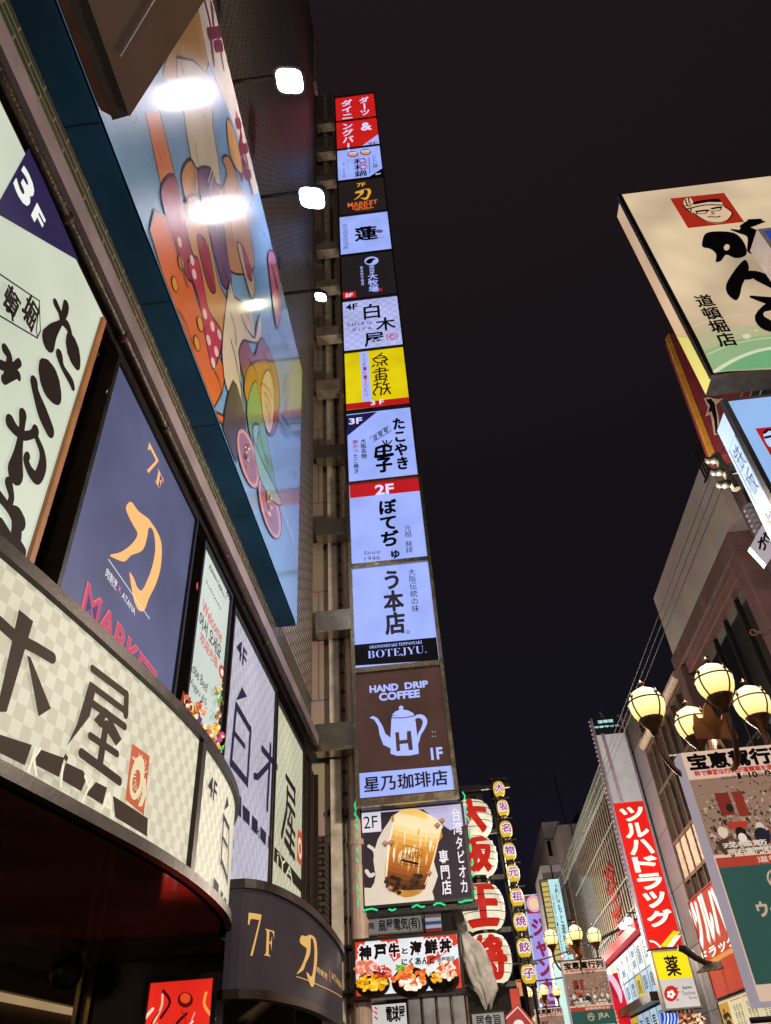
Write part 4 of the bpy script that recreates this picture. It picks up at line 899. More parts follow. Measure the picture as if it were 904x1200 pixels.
# crumpled grey tarpaulin round a folded flag
tp = thing('wrapped_flag', 'crumpled grey fabric bundle hanging beside the rice bowl sign', 'flag', (0.3, 15.9, 3.2))
TP = mat('grey_tarpaulin', '#efe9e0', .55, 0, .35, 5, .35, 9)
m = MB(); YF = 15.9
axis_px = [(534, 1066, 5), (540, 1080, 5.5), (546, 1098, 6), (552, 1110, 11), (557, 1124, 14), (563, 1142, 13.5), (569, 1160, 12), (572, 1172, 8), (572, 1180, 3)]
rings = []; NR = 48
for x, y, w in spline(axis_px, 4, False):
    p = ony(x, y, YF); k = (ony(x + w, y, YF) - ony(x, y, YF)).length
    rr = [1 + .16 * math.sin(5 * t + y * .04) + .09 * math.sin(11 * t - y * .09) + .05 * math.sin(3 * t + y * .35) for t in (6.2832 * j / NR for j in range(NR))]
    rings.append([(p.x + k * rr[j] * math.cos(6.2832 * j / NR), YF + k * .6 * rr[j] * math.sin(6.2832 * j / NR), p.z + .05 * math.sin(2 * 6.2832 * j / NR + y * .2)) for j in range(NR)])
v = [q for rg in rings for q in rg]; m.add(v, [(i * NR + j, i * NR + (j + 1) % NR, (i + 1) * NR + (j + 1) % NR, (i + 1) * NR + j) for i in range(len(rings) - 1) for j in range(NR)] + [tuple(range(NR)), tuple(range(len(v) - NR, len(v)))], TP)
m.build('cloth', tp, smooth=True)
m = MB(); pa, pb = ony(526, 1062, YF + .3), ony(583, 1120, YF + .3); m.tube([ony(520, 1030, YF + .25), ony(550, 1110, YF + .25)], .035, mat('pole_grey', '#6d675f', .4, .6), 8); m.tube([ony(400, 1066, YF + .3), ony(552, 1108, YF + .25)], .05, BLACK, 8); m.build('pole', tp)

# blue-white neon box against the drainpipe, low
r, a = sign('box_sign', 'narrow blue-white neon box sign beside the drainpipe', faceY(15.5), ony(399, 990, 15.5).x, 3.6, ony(416, 990, 15.5).x, ony(399, 992, 15.5).z, lit('#a9c4ef', 1.1, True), .3, .03, BLACK)
a.text('映像館', *H_((825, 510), (880, 745)), ink('#26306a'), .03, True); a.build('lettering', r)

# shop front signs at the very bottom
r, a = sign('shop_sign', 'white shop front sign with bold black and red writing at the bottom', faceY(16.0), ony(424, 1178, 16).x, 2.1, ony(478, 1178, 16).x, ony(424, 1177, 16).z, lit('#cfc9c6', 1, True), .2, .03, BLACK)
a.text('電球屋', *K6((235, 978), (322, 1040)), K, .05); a.text('ミナミ', *K6((140, 980), (200, 1040)), lit('#c23a3a'), .03); a.build('lettering', r)
r = thing('glass_door', 'shop entrance of lit glass panes with steel posts under the rice bowl sign', 'door', (.2, 16.6, 0))
x0, x1 = ony(478, 1190, 16.6).x, ony(548, 1190, 16.6).x; zt = ony(478, 1172, 16.6).z
m = MB(); m.box((x0, 16.62, 0), (x1, 16.7, zt), lit('#9a8f86', .8, True, .1, .5, 2)); m.build('pane', r)
m = MB()
for k in range(5): x = x0 + (x1 - x0) * k / 4; m.tube([(x, 16.58, 0), (x, 16.58, zt)], .035, STEEL, 8)
m.box((x0 - .1, 16.4, zt), (x1 + .1, 16.9, zt + .12), DARK); m.build('frame', r)
r, a = sign('shop_sign', 'beige sign with dark brush writing under the big lanterns', faceY(18.5), ony(551, 1186, 18.5).x, 2.3, ony(592, 1186, 18.5).x, ony(551, 1187, 18.5).z, lit('#9a948e', .9, True), .25, .03, DARK)
a.text('居食旨', *K6((630, 1018), (745, 1055)), ink('#241f22'), .02); a.build('lettering', r)
r = thing('diamond_sign', 'red diamond shaped sign with a white emblem at the bottom', 'sign', ony(608, 1200, 19))
f19 = faceY(19); a = Art(f19); m = MB()
dpx = [(583, 1200), (607, 1176), (628, 1200), (607, 1226)]
dq = [f19.P(*f19.uv(p)) for p in dpx]; m.hull(dq, (0, .15, 0), lit('#b8403a', .8, True)); m.build('board', r)
a.d = .01; a.line([(587, 1200), (607, 1180), (624, 1200), (607, 1222)], .03, lit('#e0c8b8'), 1, True); a.blob(608, 1200, 6, 5, lit('#e8ddd8')); a.build('emblem', r)

# ------------------------------------------------------------------ big paper lanterns on a dark rack
YL = 20.0
rack = thing('lantern_rack', 'black steel rack carrying the big white and small yellow lanterns', 'rack', (.6, YL + .4, 3))
m = MB()
xs = [ony(x, y, YL + .7) for x, y in ((575, 915), (622, 1195))]
m.tube([ony(574, 912, YL + .7), ony(622, 1200, YL + .7)], .06, BLACK, 8); m.tube([ony(583, 912, YL + .7), ony(632, 1200, YL + .7)], .03, BLACK, 8)
for y in (925, 977, 1031, 1093, 1157): pa = ony(548, y, YL + .5); m.box((-1.9, YL + .45, pa.z - .05), (pa.x + 1.15, YL + .55, pa.z + .05), BLACK)
for k in range(9):
    y = (913, 936, 960, 985, 1012, 1040, 1068, 1099, 1130)[k]; x = 573 + (y - 912) * .172
    m.tube([ony(x, y, YL + .3), ony(x + 20, y - 1.5, YL + .3)], .028, BLACK, 6)
m.build('frame', rack)
m = MB(); m.box((-1.9, YL + .9, 0), (ony(575, 1000, YL + .9).x, YL + 12, ony(575, 918, YL + .9).z), mat('dark_sheet_wall', '#2a2526', .7, 0, .4, .6)); nb2 = thing('dark_building', 'dark narrow building behind the lantern rack', 'building', (-1, YL + 6, 0)); m.build('wall', nb2)
LWH = lit('#efe6c8', .95, True, .5, .3, 2.2); CHR = lit('#c8281e', .9)
def lantern_body(c, rx, rz, mt, n=28, rows=14, rib=.0):
    m = MB(); prof = []
    for i in range(rows * 2 + 1):
        t = -1 + 2 * i / (rows * 2); rr = rx * (1 - abs(t) ** 2.6 * .42) * (1 - (rib if i % 2 else 0)); 
        if abs(t) > .86: rr *= 1 - (abs(t) - .86) * 2.2
        prof.append((rr, t * rz))
    m.lathe(c, [(0.001, -rz)] + prof + [(0.001, rz)], mt, n); return m
class Ball:
    """front of a barrel-shaped lantern as a surface for lettering"""
    curved = False
    def __init__(s, c, rx, rz): s.c = Vector(c); s.rx = rx; s.rz = rz; s.curved = True
    def P(s, a, b, d=0):
        t = max(-1, min(1, b / s.rz)); R = s.rx * (1 - abs(t) ** 2.6 * .42) + d + .01; q = max(-1, min(1, a / s.rx)) * 1.25
        return s.c + Vector((R * math.sin(q), -R * math.cos(q), b))
for i, (px, py, ch, w, h) in enumerate(((556, 961, '大', 25, 22), (562, 1005, '阪', 25, 23.5), (569, 1064, '王', 27, 28), (577, 1124, '将', 27, 30))):
    c = ony(px - 4, py, YL); sc = (ony(px + w, py, YL) - ony(px, py, YL)).length; hz = (ony(px, py - h, YL) - ony(px, py + h, YL)).length / 2
    r = thing('paper_lantern', ('topmost', 'second', 'third', 'lowest')[i] + ' big white paper lantern with a red character behind the bubble tea sign' if i in (0, 3) else ('second' if i == 1 else 'third') + ' big white paper lantern from the top with a fat red character', 'lantern', c - Vector((0, 0, hz)), 'big white lanterns with red characters')
    lantern_body(c, sc, hz, LWH, rib=.012).build('shade', r, smooth=True)
    a = Art(Ball(c, sc, hz), .01, .003); a.text(ch, (-sc * .62, hz * .82), (sc * .62, -hz * .82), CHR, .06, uv=True); a.build('lettering', r)
    m = MB()
    for t in (-.62, -.3, .05, .38, .68): 
        R = sc * (1 - abs(t) ** 2.6 * .42) + .014; m.tube([c + Vector((R * math.cos(q), R * math.sin(q), t * hz)) for q in (2 * math.pi * k / 28 for k in range(29))], .009, BLACK, 5, False)
    m.build('wire_ring', r)
    m = MB(); m.lathe(c, [(.0, hz + .07), (sc * .5, hz + .07), (sc * .5, hz - .02)], BLACK, 18); m.lathe(c, [(sc * .48, -hz + .02), (sc * .48, -hz - .05), (0, -hz - .05)], BLACK, 18); m.build('cap', r)
YEL = lit('#d8b22a', 1, True, .5, .25, 3); YC = [(585, 925, '大'), (589.7, 947, '阪'), (593.2, 972, '名'), (597.3, 998, '物'), (601.6, 1023.7, '元'), (606, 1051.7, '祖'), (610, 1080.6, '焼'), (614.3, 1111, '餃'), (619.6, 1141.7, '子')]
for i, (px, py, ch) in enumerate(YC):
    k = 1 + i * .035; c = ony(px, py, YL); sc = (ony(px + 6.8 * k, py, YL) - ony(px, py, YL)).length; hz = (ony(px, py - 9 * k, YL) - ony(px, py + 9 * k, YL)).length / 2
    ordn = ('topmost', 'second', 'third', 'fourth', 'fifth', 'sixth', 'seventh', 'eighth', 'lowest')[i]
    r = thing('paper_lantern', ordn + ' small yellow lantern ' + ('of the string, purple character' if i in (0, 8) else 'from the top of the string, purple character'), 'lantern', c - Vector((0, 0, hz)), 'string of small yellow lanterns')
    lantern_body(c, sc, hz, YEL, 18, 8, .02).build('shade', r, smooth=True)
    a = Art(Ball(c, sc, hz), .008, .003); a.text(ch, (-sc * .62, hz * .56), (sc * .62, -hz * .56), lit('#efe0ea', 1), .10, uv=True); a.text(ch, (-sc * .55, hz * .5), (sc * .55, -hz * .5), lit('#8a2a78', .9), .02, uv=True); a.build('lettering', r)
    m = MB(); m.lathe(c, [(0, hz + .05), (sc * .5, hz + .05), (sc * .5, hz - .01)], BLACK, 14); m.lathe(c, [(sc * .48, -hz + .01), (sc * .48, -hz - .03), (0, -hz - .03)], BLACK, 14); m.tube([c + Vector((0, 0, hz + .04)), c + Vector((0, .1, hz + .12))], .01, BLACK, 6); m.build('cap', r)

# ================================================================== RIGHT SIDE OF THE STREET
RX = 6.5
rf = faceR(RX - .05)
# dark corner building nearest on the right
cb = thing('corner_building', 'dark shop building carrying the big cream sign on the right', 'building', (9, 8, 0))
MB().box((RX + .1, -6, 0), (13, 12.2, 12.6), mat('dark_stucco', '#4d4242', .7, 0, .4, 1.2, .2, 20)).build('wall', cb)
m = MB()
for k in range(9): m.box((RX + .02, 9.3 + k * .28, 9.3), (RX + .099, 9.42 + k * .28, 10.6), BLACK)
m.build('louvre', cb)
m = MB()
for k in range(10): m.tube([(RX - .05, 11.1 + .05 * math.cos(t), 9.2 + k * .12) if False else (RX - .1 + .12 * math.cos(t), 11.4 + .12 * math.sin(t), 8.9 + k * .12) for t in (2 * math.pi * q / 12 for q in range(13))], .05, mat('ribbed_duct', '#8b8894', .35, .6), 6, False)
m.build('ribbed_duct', cb)
m = MB()
for k in range(10): m.box((RX - .25, 11.2 + k * .12, 11.5), (RX - .22, 11.24 + k * .12, 12.35), BLACK)
for z in (11.5, 11.9, 12.32): m.box((RX - .255, 11.15, z), (RX - .215, 12.4, z + .04), BLACK)
m.build('balcony_rail', cb)
# cream sign: lit box with brush lettering
YG = 6.0; gf = faceY(YG)
g0 = ony(729, 228, YG); g1 = ony(836.5, 437, YG); gx1, gd = 6.55, .36
r = thing('box_sign', 'huge cream lit box sign with black brush lettering and red portrait square', 'sign', (5, YG + gd, g1.z))
CREAM = lit('#d2bb9a', 1, True, .35, .42, .7)
m = MB(); m.box((g0.x - .06, YG + .002, g1.z - .03), (gx1, YG + .07, g0.z + .03), BLACK); m.box((g0.x - .02, YG + .07, g1.z - .01), (gx1, YG + gd, g0.z), mat('sign_underside', '#1c1c1e', .3, .2)); m.build('casing', r)
panel(gf, g0.x, g1.z, gx1, g0.z, CREAM).build('face_panel', r)
sf = Flat((g0.x - .024, 0, 0), (0, -1, 0), (-1, 0, 0))
o = panel(sf, -(YG + gd - .01), g1.z + .01, -(YG + .075), g0.z - .02, lit('#c9a98a', .95, True, .35, .25, .8)).build('side_panel', r)
a = Art(sf, .004); zz = g1.z
a.polyuv([(-(YG + gd - .012), zz + .012), (-(YG + .078), zz + .012), (-(YG + .078), zz + .75), (-(YG + gd - .012), zz + 1.15)], lit('#c4bd6a', .95)); a.build('side_tint', r)
a = Art(gf, .004)
GRN = lit('#8fb58a', .9, True, .3, .2); a.poly(R1((497, 900), (600, 870), (760, 855), (900, 850), (900, 1080), (588, 1093)), lit('#b3b08a', .95)); a.poly(R1((540, 985), (640, 945), (760, 915), (900, 900), (900, 1075), (590, 1092)), lit('#8fae80', .95)); a.poly(R1((596, 1092), (680, 1040), (790, 995), (905, 970), (900, 1070)), lit('#6fa878', .95))
a.line(R1((596, 1092), (690, 1035), (800, 990), (905, 968)), .05, lit('#cfd6b8', .95), 4); a.line(R1((560, 1003), (660, 960), (780, 930), (905, 915)), .018, lit('#c6cba0', .95), 4); a.line(R1((480, 858), (600, 820), (760, 790), (905, 780)), .016, lit('#cfc0a4', .9), 4)
a.blob(*R1((760, 910))[0], 5, 3, lit('#d6d0b8', .95)); a.blob(*R1((810, 880))[0], 1.6, 1, lit('#d6d0b8', .95))
a.poly(R1((362, 193), (642, 163), (748, 315), (455, 347)), lit('#a02818', .95))
FC = lit('#d9b694', .95); LN = ink('#1d1412')
a.poly(R1((445, 240), (470, 222), (560, 212), (625, 210), (640, 235), (680, 265), (675, 290), (655, 312), (610, 322), (555, 315), (510, 290), (480, 270)), FC, 3)
a.poly(R1((482, 220), (495, 208), (560, 198), (612, 194), (626, 212), (560, 212), (490, 225)), LN, 2); a.poly(R1((440, 240), (432, 205), (450, 190), (472, 195), (482, 222), (475, 240)), FC, 2)
for st, w in ((((445, 250), (540, 228), (632, 228)), .03), (((440, 232), (540, 210), (625, 208)), .02), (((500, 262), (530, 258), (560, 256)), .045), (((580, 248), (605, 242), (625, 240)), .045), (((500, 275), (545, 272), (550, 258), (505, 262), (498, 275)), .018), (((578, 262), (620, 256), (622, 244), (580, 250)), .018), (((560, 290), (605, 292), (620, 288)), .025), (((575, 265), (590, 275), (575, 278)), .018), (((440, 200), (452, 235), (470, 235)), .02), (((455, 192), (462, 220)), .02), (((480, 270), (510, 292), (555, 316), (610, 322), (655, 312), (680, 285), (682, 265), (645, 238)), .02), (((430, 235), (465, 265), (470, 250)), .02)): a.line(R1(*st), w, LN, 3)
a.poly(R1((528, 420), (545, 380), (600, 368), (690, 375), (738, 415), (760, 470), (748, 498), (700, 508), (652, 490), (628, 520), (598, 528), (600, 488), (570, 460), (530, 450)), K, 3); a.blob(*R1((655, 452))[0], 3.2, 3.8, CREAM, 30)
a.line(R1((682, 360), (730, 372), (780, 380)), [.04, .1, .16], K, 3); a.line(R1((745, 345), (790, 325), (845, 318)), [.12, .16, .05], K, 3); a.line(R1((780, 315), (830, 308)), [.1, .05], K); a.line(R1((760, 365), (810, 400), (800, 470)), [.2, .24, .2], K, 3)
a.poly(R1((752, 518), (770, 555), (760, 600), (735, 650), (722, 705), (700, 730), (658, 695), (652, 645), (690, 580), (722, 540)), K, 3); a.line(R1((755, 600), (800, 595), (840, 615), (900, 660)), [.2, .17, .2, .1], K, 4)
a.line(R1((785, 712), (840, 725), (905, 738)), [.06, .13, .2], K, 3); a.poly(R1((905, 720), (840, 760), (800, 810), (812, 855), (850, 885), (905, 895), (905, 850), (850, 815), (850, 790), (905, 775)), K, 2)
a.text('道頓堀店', *R1((478, 706), (718, 965)), K, .03, True)
a.build('lettering', r)

# nearer blue sign at the frame's edge
YBl = 4.4; p = ony(887.5, 268.5, YBl)
r = thing('box_sign', 'grey sided box sign with a deep blue face at the right edge', 'sign', (p.x + .6, YBl + .4, p.z - 2.2))
dd = onz(876, 285.6, p.z).y - YBl
m = MB(); m.box((p.x, YBl, p.z - 2.3), (p.x + 1.6, YBl + max(.25, dd), p.z), mat('sign_grey_side', '#b3aaa6', .5, 0, .15)); m.build('casing', r)
bfc = faceY(YBl); panel(bfc, p.x + .05, p.z - 2.25, p.x + 1.55, p.z - .05, lit('#2a3f9a', 1, True), .003).build('face_panel', r)

# pale blue lit sign lower right, same brand square
Y2 = 5.5; p = ony(853.5, 470.5, Y2); f2 = faceY(Y2); zb2 = p.z - 2.6; d2 = .42
r = thing('box_sign', 'pale blue lit box sign with a small red portrait square, side lettered', 'sign', (p.x + .7, Y2 + d2, zb2))
m = MB(); m.box((p.x - .05, Y2 + .002, zb2 - .04), (6.5, Y2 + .08, p.z + .04), BLACK); m.box((p.x - .01, Y2 + .08, zb2), (6.5, Y2 + d2, p.z), BLACK); m.build('casing', r)
panel(f2, p.x, zb2, 6.5, p.z, lit('#8fb4e6', 1, True)).build('face_panel', r)
s2f = Flat((p.x - .014, 0, 0), (0, -1, 0), (-1, 0, 0)); panel(s2f, -(Y2 + d2 - .01), zb2 + .01, -(Y2 + .085), p.z - .02, lit('#a9c4ec', 1, True)).build('side_panel', r)
a = Art(s2f, .004); u0, u1 = -(Y2 + d2 - .06), -(Y2 + .14)
a.text('お好み焼', (u0, p.z - 1.25), (u1, p.z - 2.5), K, .02, True, uv=True); a.lineuv([(u0, p.z - .35), (u1, p.z - .35), (u1, p.z - 1.1), (u0, p.z - 1.1)], .01, K, 1, True); a.text('鉄板', (u0 + .03, p.z - .4), (u1 - .03, p.z - 1.05), K, -.01, True, uv=True); a.build('side_lettering', r)
a = Art(f2, .004); a.poly(R2((805, 322), (905, 312), (960, 440), (885, 462)), lit('#a5161c', 1)); a.poly(R2((850, 345), (895, 330), (920, 400), (885, 420), (858, 390)), lit('#b9cdf0'), 3); a.line(R2((858, 370), (890, 362)), .03, K); a.line(R2((852, 345), (870, 330), (900, 330)), .03, K); a.build('emblem', r)

# small calligraphy board, maroon board with gold edge
r = thing('calligraphy_board', 'small tilted white board with brush writing under the pale blue sign', 'sign', ony(895, 640, 6.9)); f = faceY(6.9)
q = [f.P(*f.uv(t)) for t in R2((778, 938), (872, 768), (960, 880), (863, 1030))]; m = MB(); m.hull(q, (0, .08, 0), lit('#b9aeb4', .85, True)); m.build('board', r)
a = Art(f, .006)
for st in (((835, 905), (858, 930), (850, 955)), ((820, 915), (850, 905)), ((838, 890), (828, 950)), ((850, 870), (885, 905)), ((862, 862), (850, 900), (872, 915)), ((872, 815), (889, 850)), ((880, 800), (868, 845), (895, 870)), ((862, 830), (890, 825))): a.line(R2(*st), .022, K, 2)
a.build('lettering', r)
r = thing('maroon_board', 'dark maroon board with a gold edge and outlined black letter behind the cream sign', 'sign', ony(820, 500, 9)); f = faceY(9.0)
q = [f.P(*f.uv(t)) for t in ((783, 392), (850, 380), (900, 520), (837, 536))]; m = MB(); m.hull(q, (0, .25, 0), mat('maroon_paint', '#7a2c35', .5, 0, .2)); m.build('board', r)
m = MB(); q = [f.P(*f.uv(t), .01) for t in ((780.5, 396), (784, 391), (838, 531), (834.5, 541))]; m.hull(q, (0, .05, 0), mat('gold_edge_paint', '#c98f34', .45, .2)); m.build('gold_edge', r)
a = Art(f, .012); a.poly(R2((535, 165), (560, 160), (610, 170), (640, 165), (600, 200), (615, 260), (620, 350), (590, 360), (580, 290), (570, 250), (545, 260), (560, 215)), mat('letter_edge', '#c9b3a0', .5)); a.poly(R2((548, 172), (575, 168), (595, 195), (605, 260), (610, 345), (598, 350), (590, 280), (578, 235), (560, 240), (568, 205)), K); a.build('lettering', r)

# white parapet building with the plum frame
pb = thing('plum_frame_building', 'white parapet building with a plum window frame and dark glass on the right', 'building', (8, 15, 0))
MB().box((RX - .02, 12.35, 10.45), (11, 18.3, 12.25), tiles('pale_parapet_render', '#a69e9c', '#aea6a3', '#8f8585', 2.9, 1.7, .7, 'yz', .25, .012)).build('parapet', pb)
MB().box((RX + .2, 12.21, 0), (11, 12.345, 13.7), mat('pale_end_wall', '#b3a6a2', .75, 0, .2, 1)).build('end_wall', pb)
m = MB(); PLUM = mat('plum_painted_steel', '#624a4a', .45, .1, .25, 2.5, .12, 20)
y0, y1, zt = 12.75, 18.45, 10.42
m.box((RX - .06, y0, zt - .45), (RX + .4, y1, zt), PLUM); m.box((RX - .06, y0, 0), (RX + .4, y0 + .42, zt - .452), PLUM); m.box((RX - .06, y1 - .5, 0), (RX + .4, y1, zt - .452), PLUM); m.box((RX + .06, y0 + .421, zt - .75), (RX + .39, y1 - .501, zt - .453), mat('plum_inner_trim', '#6d4a46', .5, .1)); m.box((RX + .06, y0 + .421, 0), (RX + .39, y0 + .62, zt - .752), mat('plum_inner_trim', '#6d4a46', .5, .1)); m.build('window_frame', pb, bevel=.02)
MB().box((RX + .28, y0 + .621, 0), (RX + .38, y1 - .501, zt - .751), mat('dark_window_glass', '#171a1e', .06, 0, .3, 1, 0)).build('glass', pb)
m = MB()
for k in range(1, 5): y = y0 + .62 + k * .9; m.box((RX + .22, y, 0), (RX + .279, y + .06, zt - .753), BLACK)
for z in (3.2, 5.2, 7.2): m.box((RX + .23, y0 + .622, z), (RX + .278, y1 - .502, z + .06), BLACK)
m.build('mullion', pb)
for z, y in ((8.1, 12.85), (6.9, 12.85)):
    m = MB(); p = Vector((RX - .061, y, z)); m.tube([p, p + Vector((-.22, 0, .02))], .035, PLUM, 8); m.tube([p + Vector((-.28 + .06 * math.cos(t), 0, .02 + .06 * math.sin(t))) for t in (2 * math.pi * q / 12 for q in range(13))], .018, PLUM, 6, False); m.build('eye_bolt', pb)

# grey building with the tall chemist sign
gb = thing('grey_building', 'grey concrete building with gridded windows behind the street lamp', 'building', (9, 22, 0))
GREY = tiles('grey_wall_panels', '#6e6a70', '#78737a', '#47444a', 3.0, 1.5, .5, 'yz', .3, .015)
MB().box((RX, 23.6, 0), (12, 26.4, 10.3), GREY).build('wall', gb)
m = MB(); m.box((RX + .12, 18.5, 0), (12, 23.597, 9.85), mat('window_wall_glass', '#33302f', .12, 0, .4, 1.5)); m.build('glass', gb)
m = MB(); FR = mat('bronze_window_frame', '#6a5446', .4, .5, .3)
for k in range(8): y = 18.52 + k * .72; m.box((RX + .02, y, 0), (RX + .119, y + .06, 9.85), FR)
for z in (2.4, 3.6, 4.9, 5.95, 6.95, 8.4, 9.72): m.box((RX + .03, 18.5, z), (RX + .118, 23.59, z + .09), FR)
m.build('window_grid', gb)
m = MB(); m.box((RX + .06, 18.6, 6.05), (RX + .11, 23.5, 6.94), mat('spandrel_beige', '#9a8a78', .6)); m.build('spandrel', gb)
m = MB(); m.tube([(RX - .02, 18.5, 9.98), (RX - .02, 23.6, 9.98)], .13, mat('roof_pipe', '#a3907e', .5), 10); m.build('roof_pipe', gb)
m = MB()
for k in range(8): m.box((RX - .02, 23.3, 10.35 + k * .13), (RX + 1.2, 25.0, 10.41 + k * .13), mat('ac_louvre_metal', '#5c5452', .5, .3))
for y in (23.3, 24.9): m.box((RX - .03, y, 10.3), (RX + .05, y + .1, 11.5), FR)
m.build('roof_louvre', gb)

YS = 25.0; tf2 = faceY(YS)
t0 = ony(691, 843, YS); t1 = ony(763, 1112, YS); tr = ony(727, 838, YS).x; trb = ony(799, 1103, YS).x; tx1 = (tr + trb) / 2; tx0 = (t0.x + t1.x) / 2
r = thing('vertical_sign', 'tall vertical sign with white katakana on red below a blank pale section', 'sign', (tx0, YS, t1.z))
m = MB(); LAV = mat('lavender_sign_frame', '#8d7f93', .4, .4, .2); m.box((tx0, YS + .003, t1.z), (tx1, YS + .5, t0.z), LAV)
for x in (tx0 - .04, tx1 - .02): m.box((x, YS - .04, t1.z), (x + .06, YS + .002, t0.z), LAV)
m.build('casing', r)
zr = ony(719, 941.5, YS).z; zk = ony(697, 862, YS).z
panel(tf2, tx0 + .02, zk, tx1 - .02, t0.z, mat('black_top_panel', '#14181c', .4)).build('top_panel', r)
panel(tf2, tx0 + .02, zr, tx1 - .02, zk, lit('#a8a2a0', .85, True, .4, .2, 1.5)).build('blank_panel', r)
panel(tf2, tx0 + .02, t1.z, tx1 - .02, zr, lit('#d11a12', 1, True, .3, .12, 1.2)).build('red_panel', r)
a = Art(tf2, .008, .004); CY_ = lit('#a9d6dc', 1); WH2 = lit('#efe6da', 1)
a.text('道頓堀', *R6((228, 82), (332, 92)), CY_, .05); a.text('法善寺ビル', *R6((203, 122), (376, 118)), CY_, .05)
a.poly(R6((250, 170), (272, 168), (402, 626), (380, 630)), mat('lavender_strip', '#8d7f93', .5))
wd = tx1 - tx0; zs = [ony(*p, YS).z for p in R6((440, 655), (440, 755), (440, 870), (540, 990), (560, 1115), (600, 1210))]
chs = 'ツルハドラッグ'; z_top = ony(*R6((435, 650))[0], YS).z; z_bot = ony(*R7((455, 385))[0], YS).z; hh = (z_top - z_bot) / 7
for i, ch in enumerate(chs):
    zc = z_top - i * hh; s_ = .62 if ch == 'ッ' else .72
    a.text(ch, (tx0 + wd * (.5 - s_ / 2 + .04), zc - hh * .08), (tx0 + wd * (.5 + s_ / 2 + .04), zc - hh * .9), WH2, .055, uv=True)
a.poly(R7((470, 505), (560, 400), (605, 410), (515, 508)), lit('#e6c61e', 1)); a.poly(R7((515, 508), (570, 435), (612, 430), (555, 508)), WH2); a.line(R7((405, 470), (440, 480), (470, 508)), .05, WH2, 3)
a.build('lettering', r)
scatter('bulb', MB().lathe((0, 0, 0), [(0, -.035), (.035, 0), (0, .035)], lit('#cfc0c8', .45), 6), [(tx0 - .09, YS + .05, t0.z - (t0.z - t1.z) * (k + .5) / 46) for k in range(46)], r)
m = MB(); m.tube([(tx0 + .5, YS + .2, t0.z), (tx0 + .4, YS + .2, t0.z + .3)], .05, LAV, 6); m.build('roof_peg', r)

# chemist box sign
YC_ = 24.6; f = faceY(YC_); qs = [f.uv(t) for t in R7((420, 532), (655, 526), (752, 912), (492, 930))]
u0 = (qs[0][0] + qs[3][0]) / 2; u1 = (qs[1][0] + qs[2][0]) / 2
r, a = sign('box_sign', 'yellow and white lit box sign with black 薬 under the red vertical sign', f, u0, qs[3][1], u1, qs[0][1], lit('#c6bfbc', .95, True, .3, .12, 1.2), .35, .04, mat('grey_sign_frame', '#8f8780', .4, .5))
vy = f.uv(R7((440, 728))[0])[1]
a.polyuv([(u0 + .04, vy), (u1 - .04, vy), (u1 - .04, qs[0][1] - .04), (u0 + .04, qs[0][1] - .04)], lit('#ecd31a', 1, True, .3, .1))
a.text('薬', *R7((492, 570), (618, 694)), K, .026); a.blob(*R7((545, 815))[0], 8, 9.3, lit('#b3201c')); 
for k in range(5): t = 1.257 * k; (p,) = R7((545 + 18 * math.cos(t), 820 + 18 * math.sin(t))); a.blob(p[0], p[1], 2, 2, WH2)
for x, y in ((585, 780), (592, 805), (578, 840), (590, 858)): a.blob(*R7((x, y))[0], 1.1, 1.1, lit('#b3201c'))
G5 = ink('#4d4a4a'); a.text('Japan.', *R7((615, 765), (692, 785)), G5, .02); a.text('Tax-free', *R7((614, 802), (708, 820)), G5, .0); a.text('Shop', *R7((660, 835), (722, 852)), G5, .0); a.build('lettering', r)
r = thing('lamp_bracket', 'black curved bracket with grey fan reflectors beside the yellow chemist sign', 'lamp', ony(825, 1130, 22)); m = MB()
m.tube([ony(*t, 22) for t in R5((165, 605), (215, 615), (300, 680), (385, 725), (440, 728))], [.07, .1, .08, .07, .05], BLACK, 8); m.build('arm', r)
m = MB()
for k in range(5): m.tube([ony(*t, 22 - .05 * k) for t in R5((310 + k * 40, 800 - k * 6), (360 + k * 40, 775 - k * 8), (430 + k * 40, 745 - k * 8))], [.02, .06, .09], mat('fan_grey_metal', '#8d8881', .3, .7), 8)
m.build('reflector', r)

# slanting red wall sign along the facade and the menu board below it
fr = faceR(RX - .12); qs = [fr.uv(t) for t in R5((247, 248), (410, 102), (468, 1012))]
u0, v1, v0 = (qs[0][0] + qs[2][0]) / 2, qs[0][1], qs[2][1]; u1 = u0 + 4.6
r, a = sign('wall_sign', 'red wall sign with huge white katakana along the grey facade behind the banner', fr, u0, v0, u1, v1, lit('#b2402e', .9, True, .3, .15), .1, .03, mat('red_sign_edge', '#7d2a20', .5))
a.text('ツルハ', *R5((250, 285), (560, 470)), lit('#b9968a', .9), .09); a.text('ツルハ', *R5((247, 282), (557, 462)), lit('#e2ebe4', .95), .05)
a.text('ドラッグ', *R5((345, 640), (640, 560)), lit('#e2ebe4', .95), .04); a.poly(R5((420, 700), (590, 600), (600, 640), (430, 735)), lit('#c98a4a', .9))
for x in (455, 490, 525, 560): a.text('免税店', *R5((x - 12, 880 - (x - 455) * .3), (x + 12, 960 - (x - 455) * .3)), lit('#d9b9a6', .9), .0, True)
a.build('lettering', r)
r, a = sign('menu_board', 'cream menu board with red bordered boxes below the red facade sign', fr, u0, v0 - 1.6, u1, v0 - .03, lit('#d2c8a0', .95, True), .1, .03, BLACK)
a.polyuv([(u0 + .05, v0 - 1.5), (u0 + .9, v0 - 1.5), (u0 + .9, v0 - .1), (u0 + .05, v0 - .1)], lit('#b98a3a', .9)); a.text('お薬', (u0 + .15, v0 - .2), (u0 + .8, v0 - 1.4), K, .05, True, uv=True)
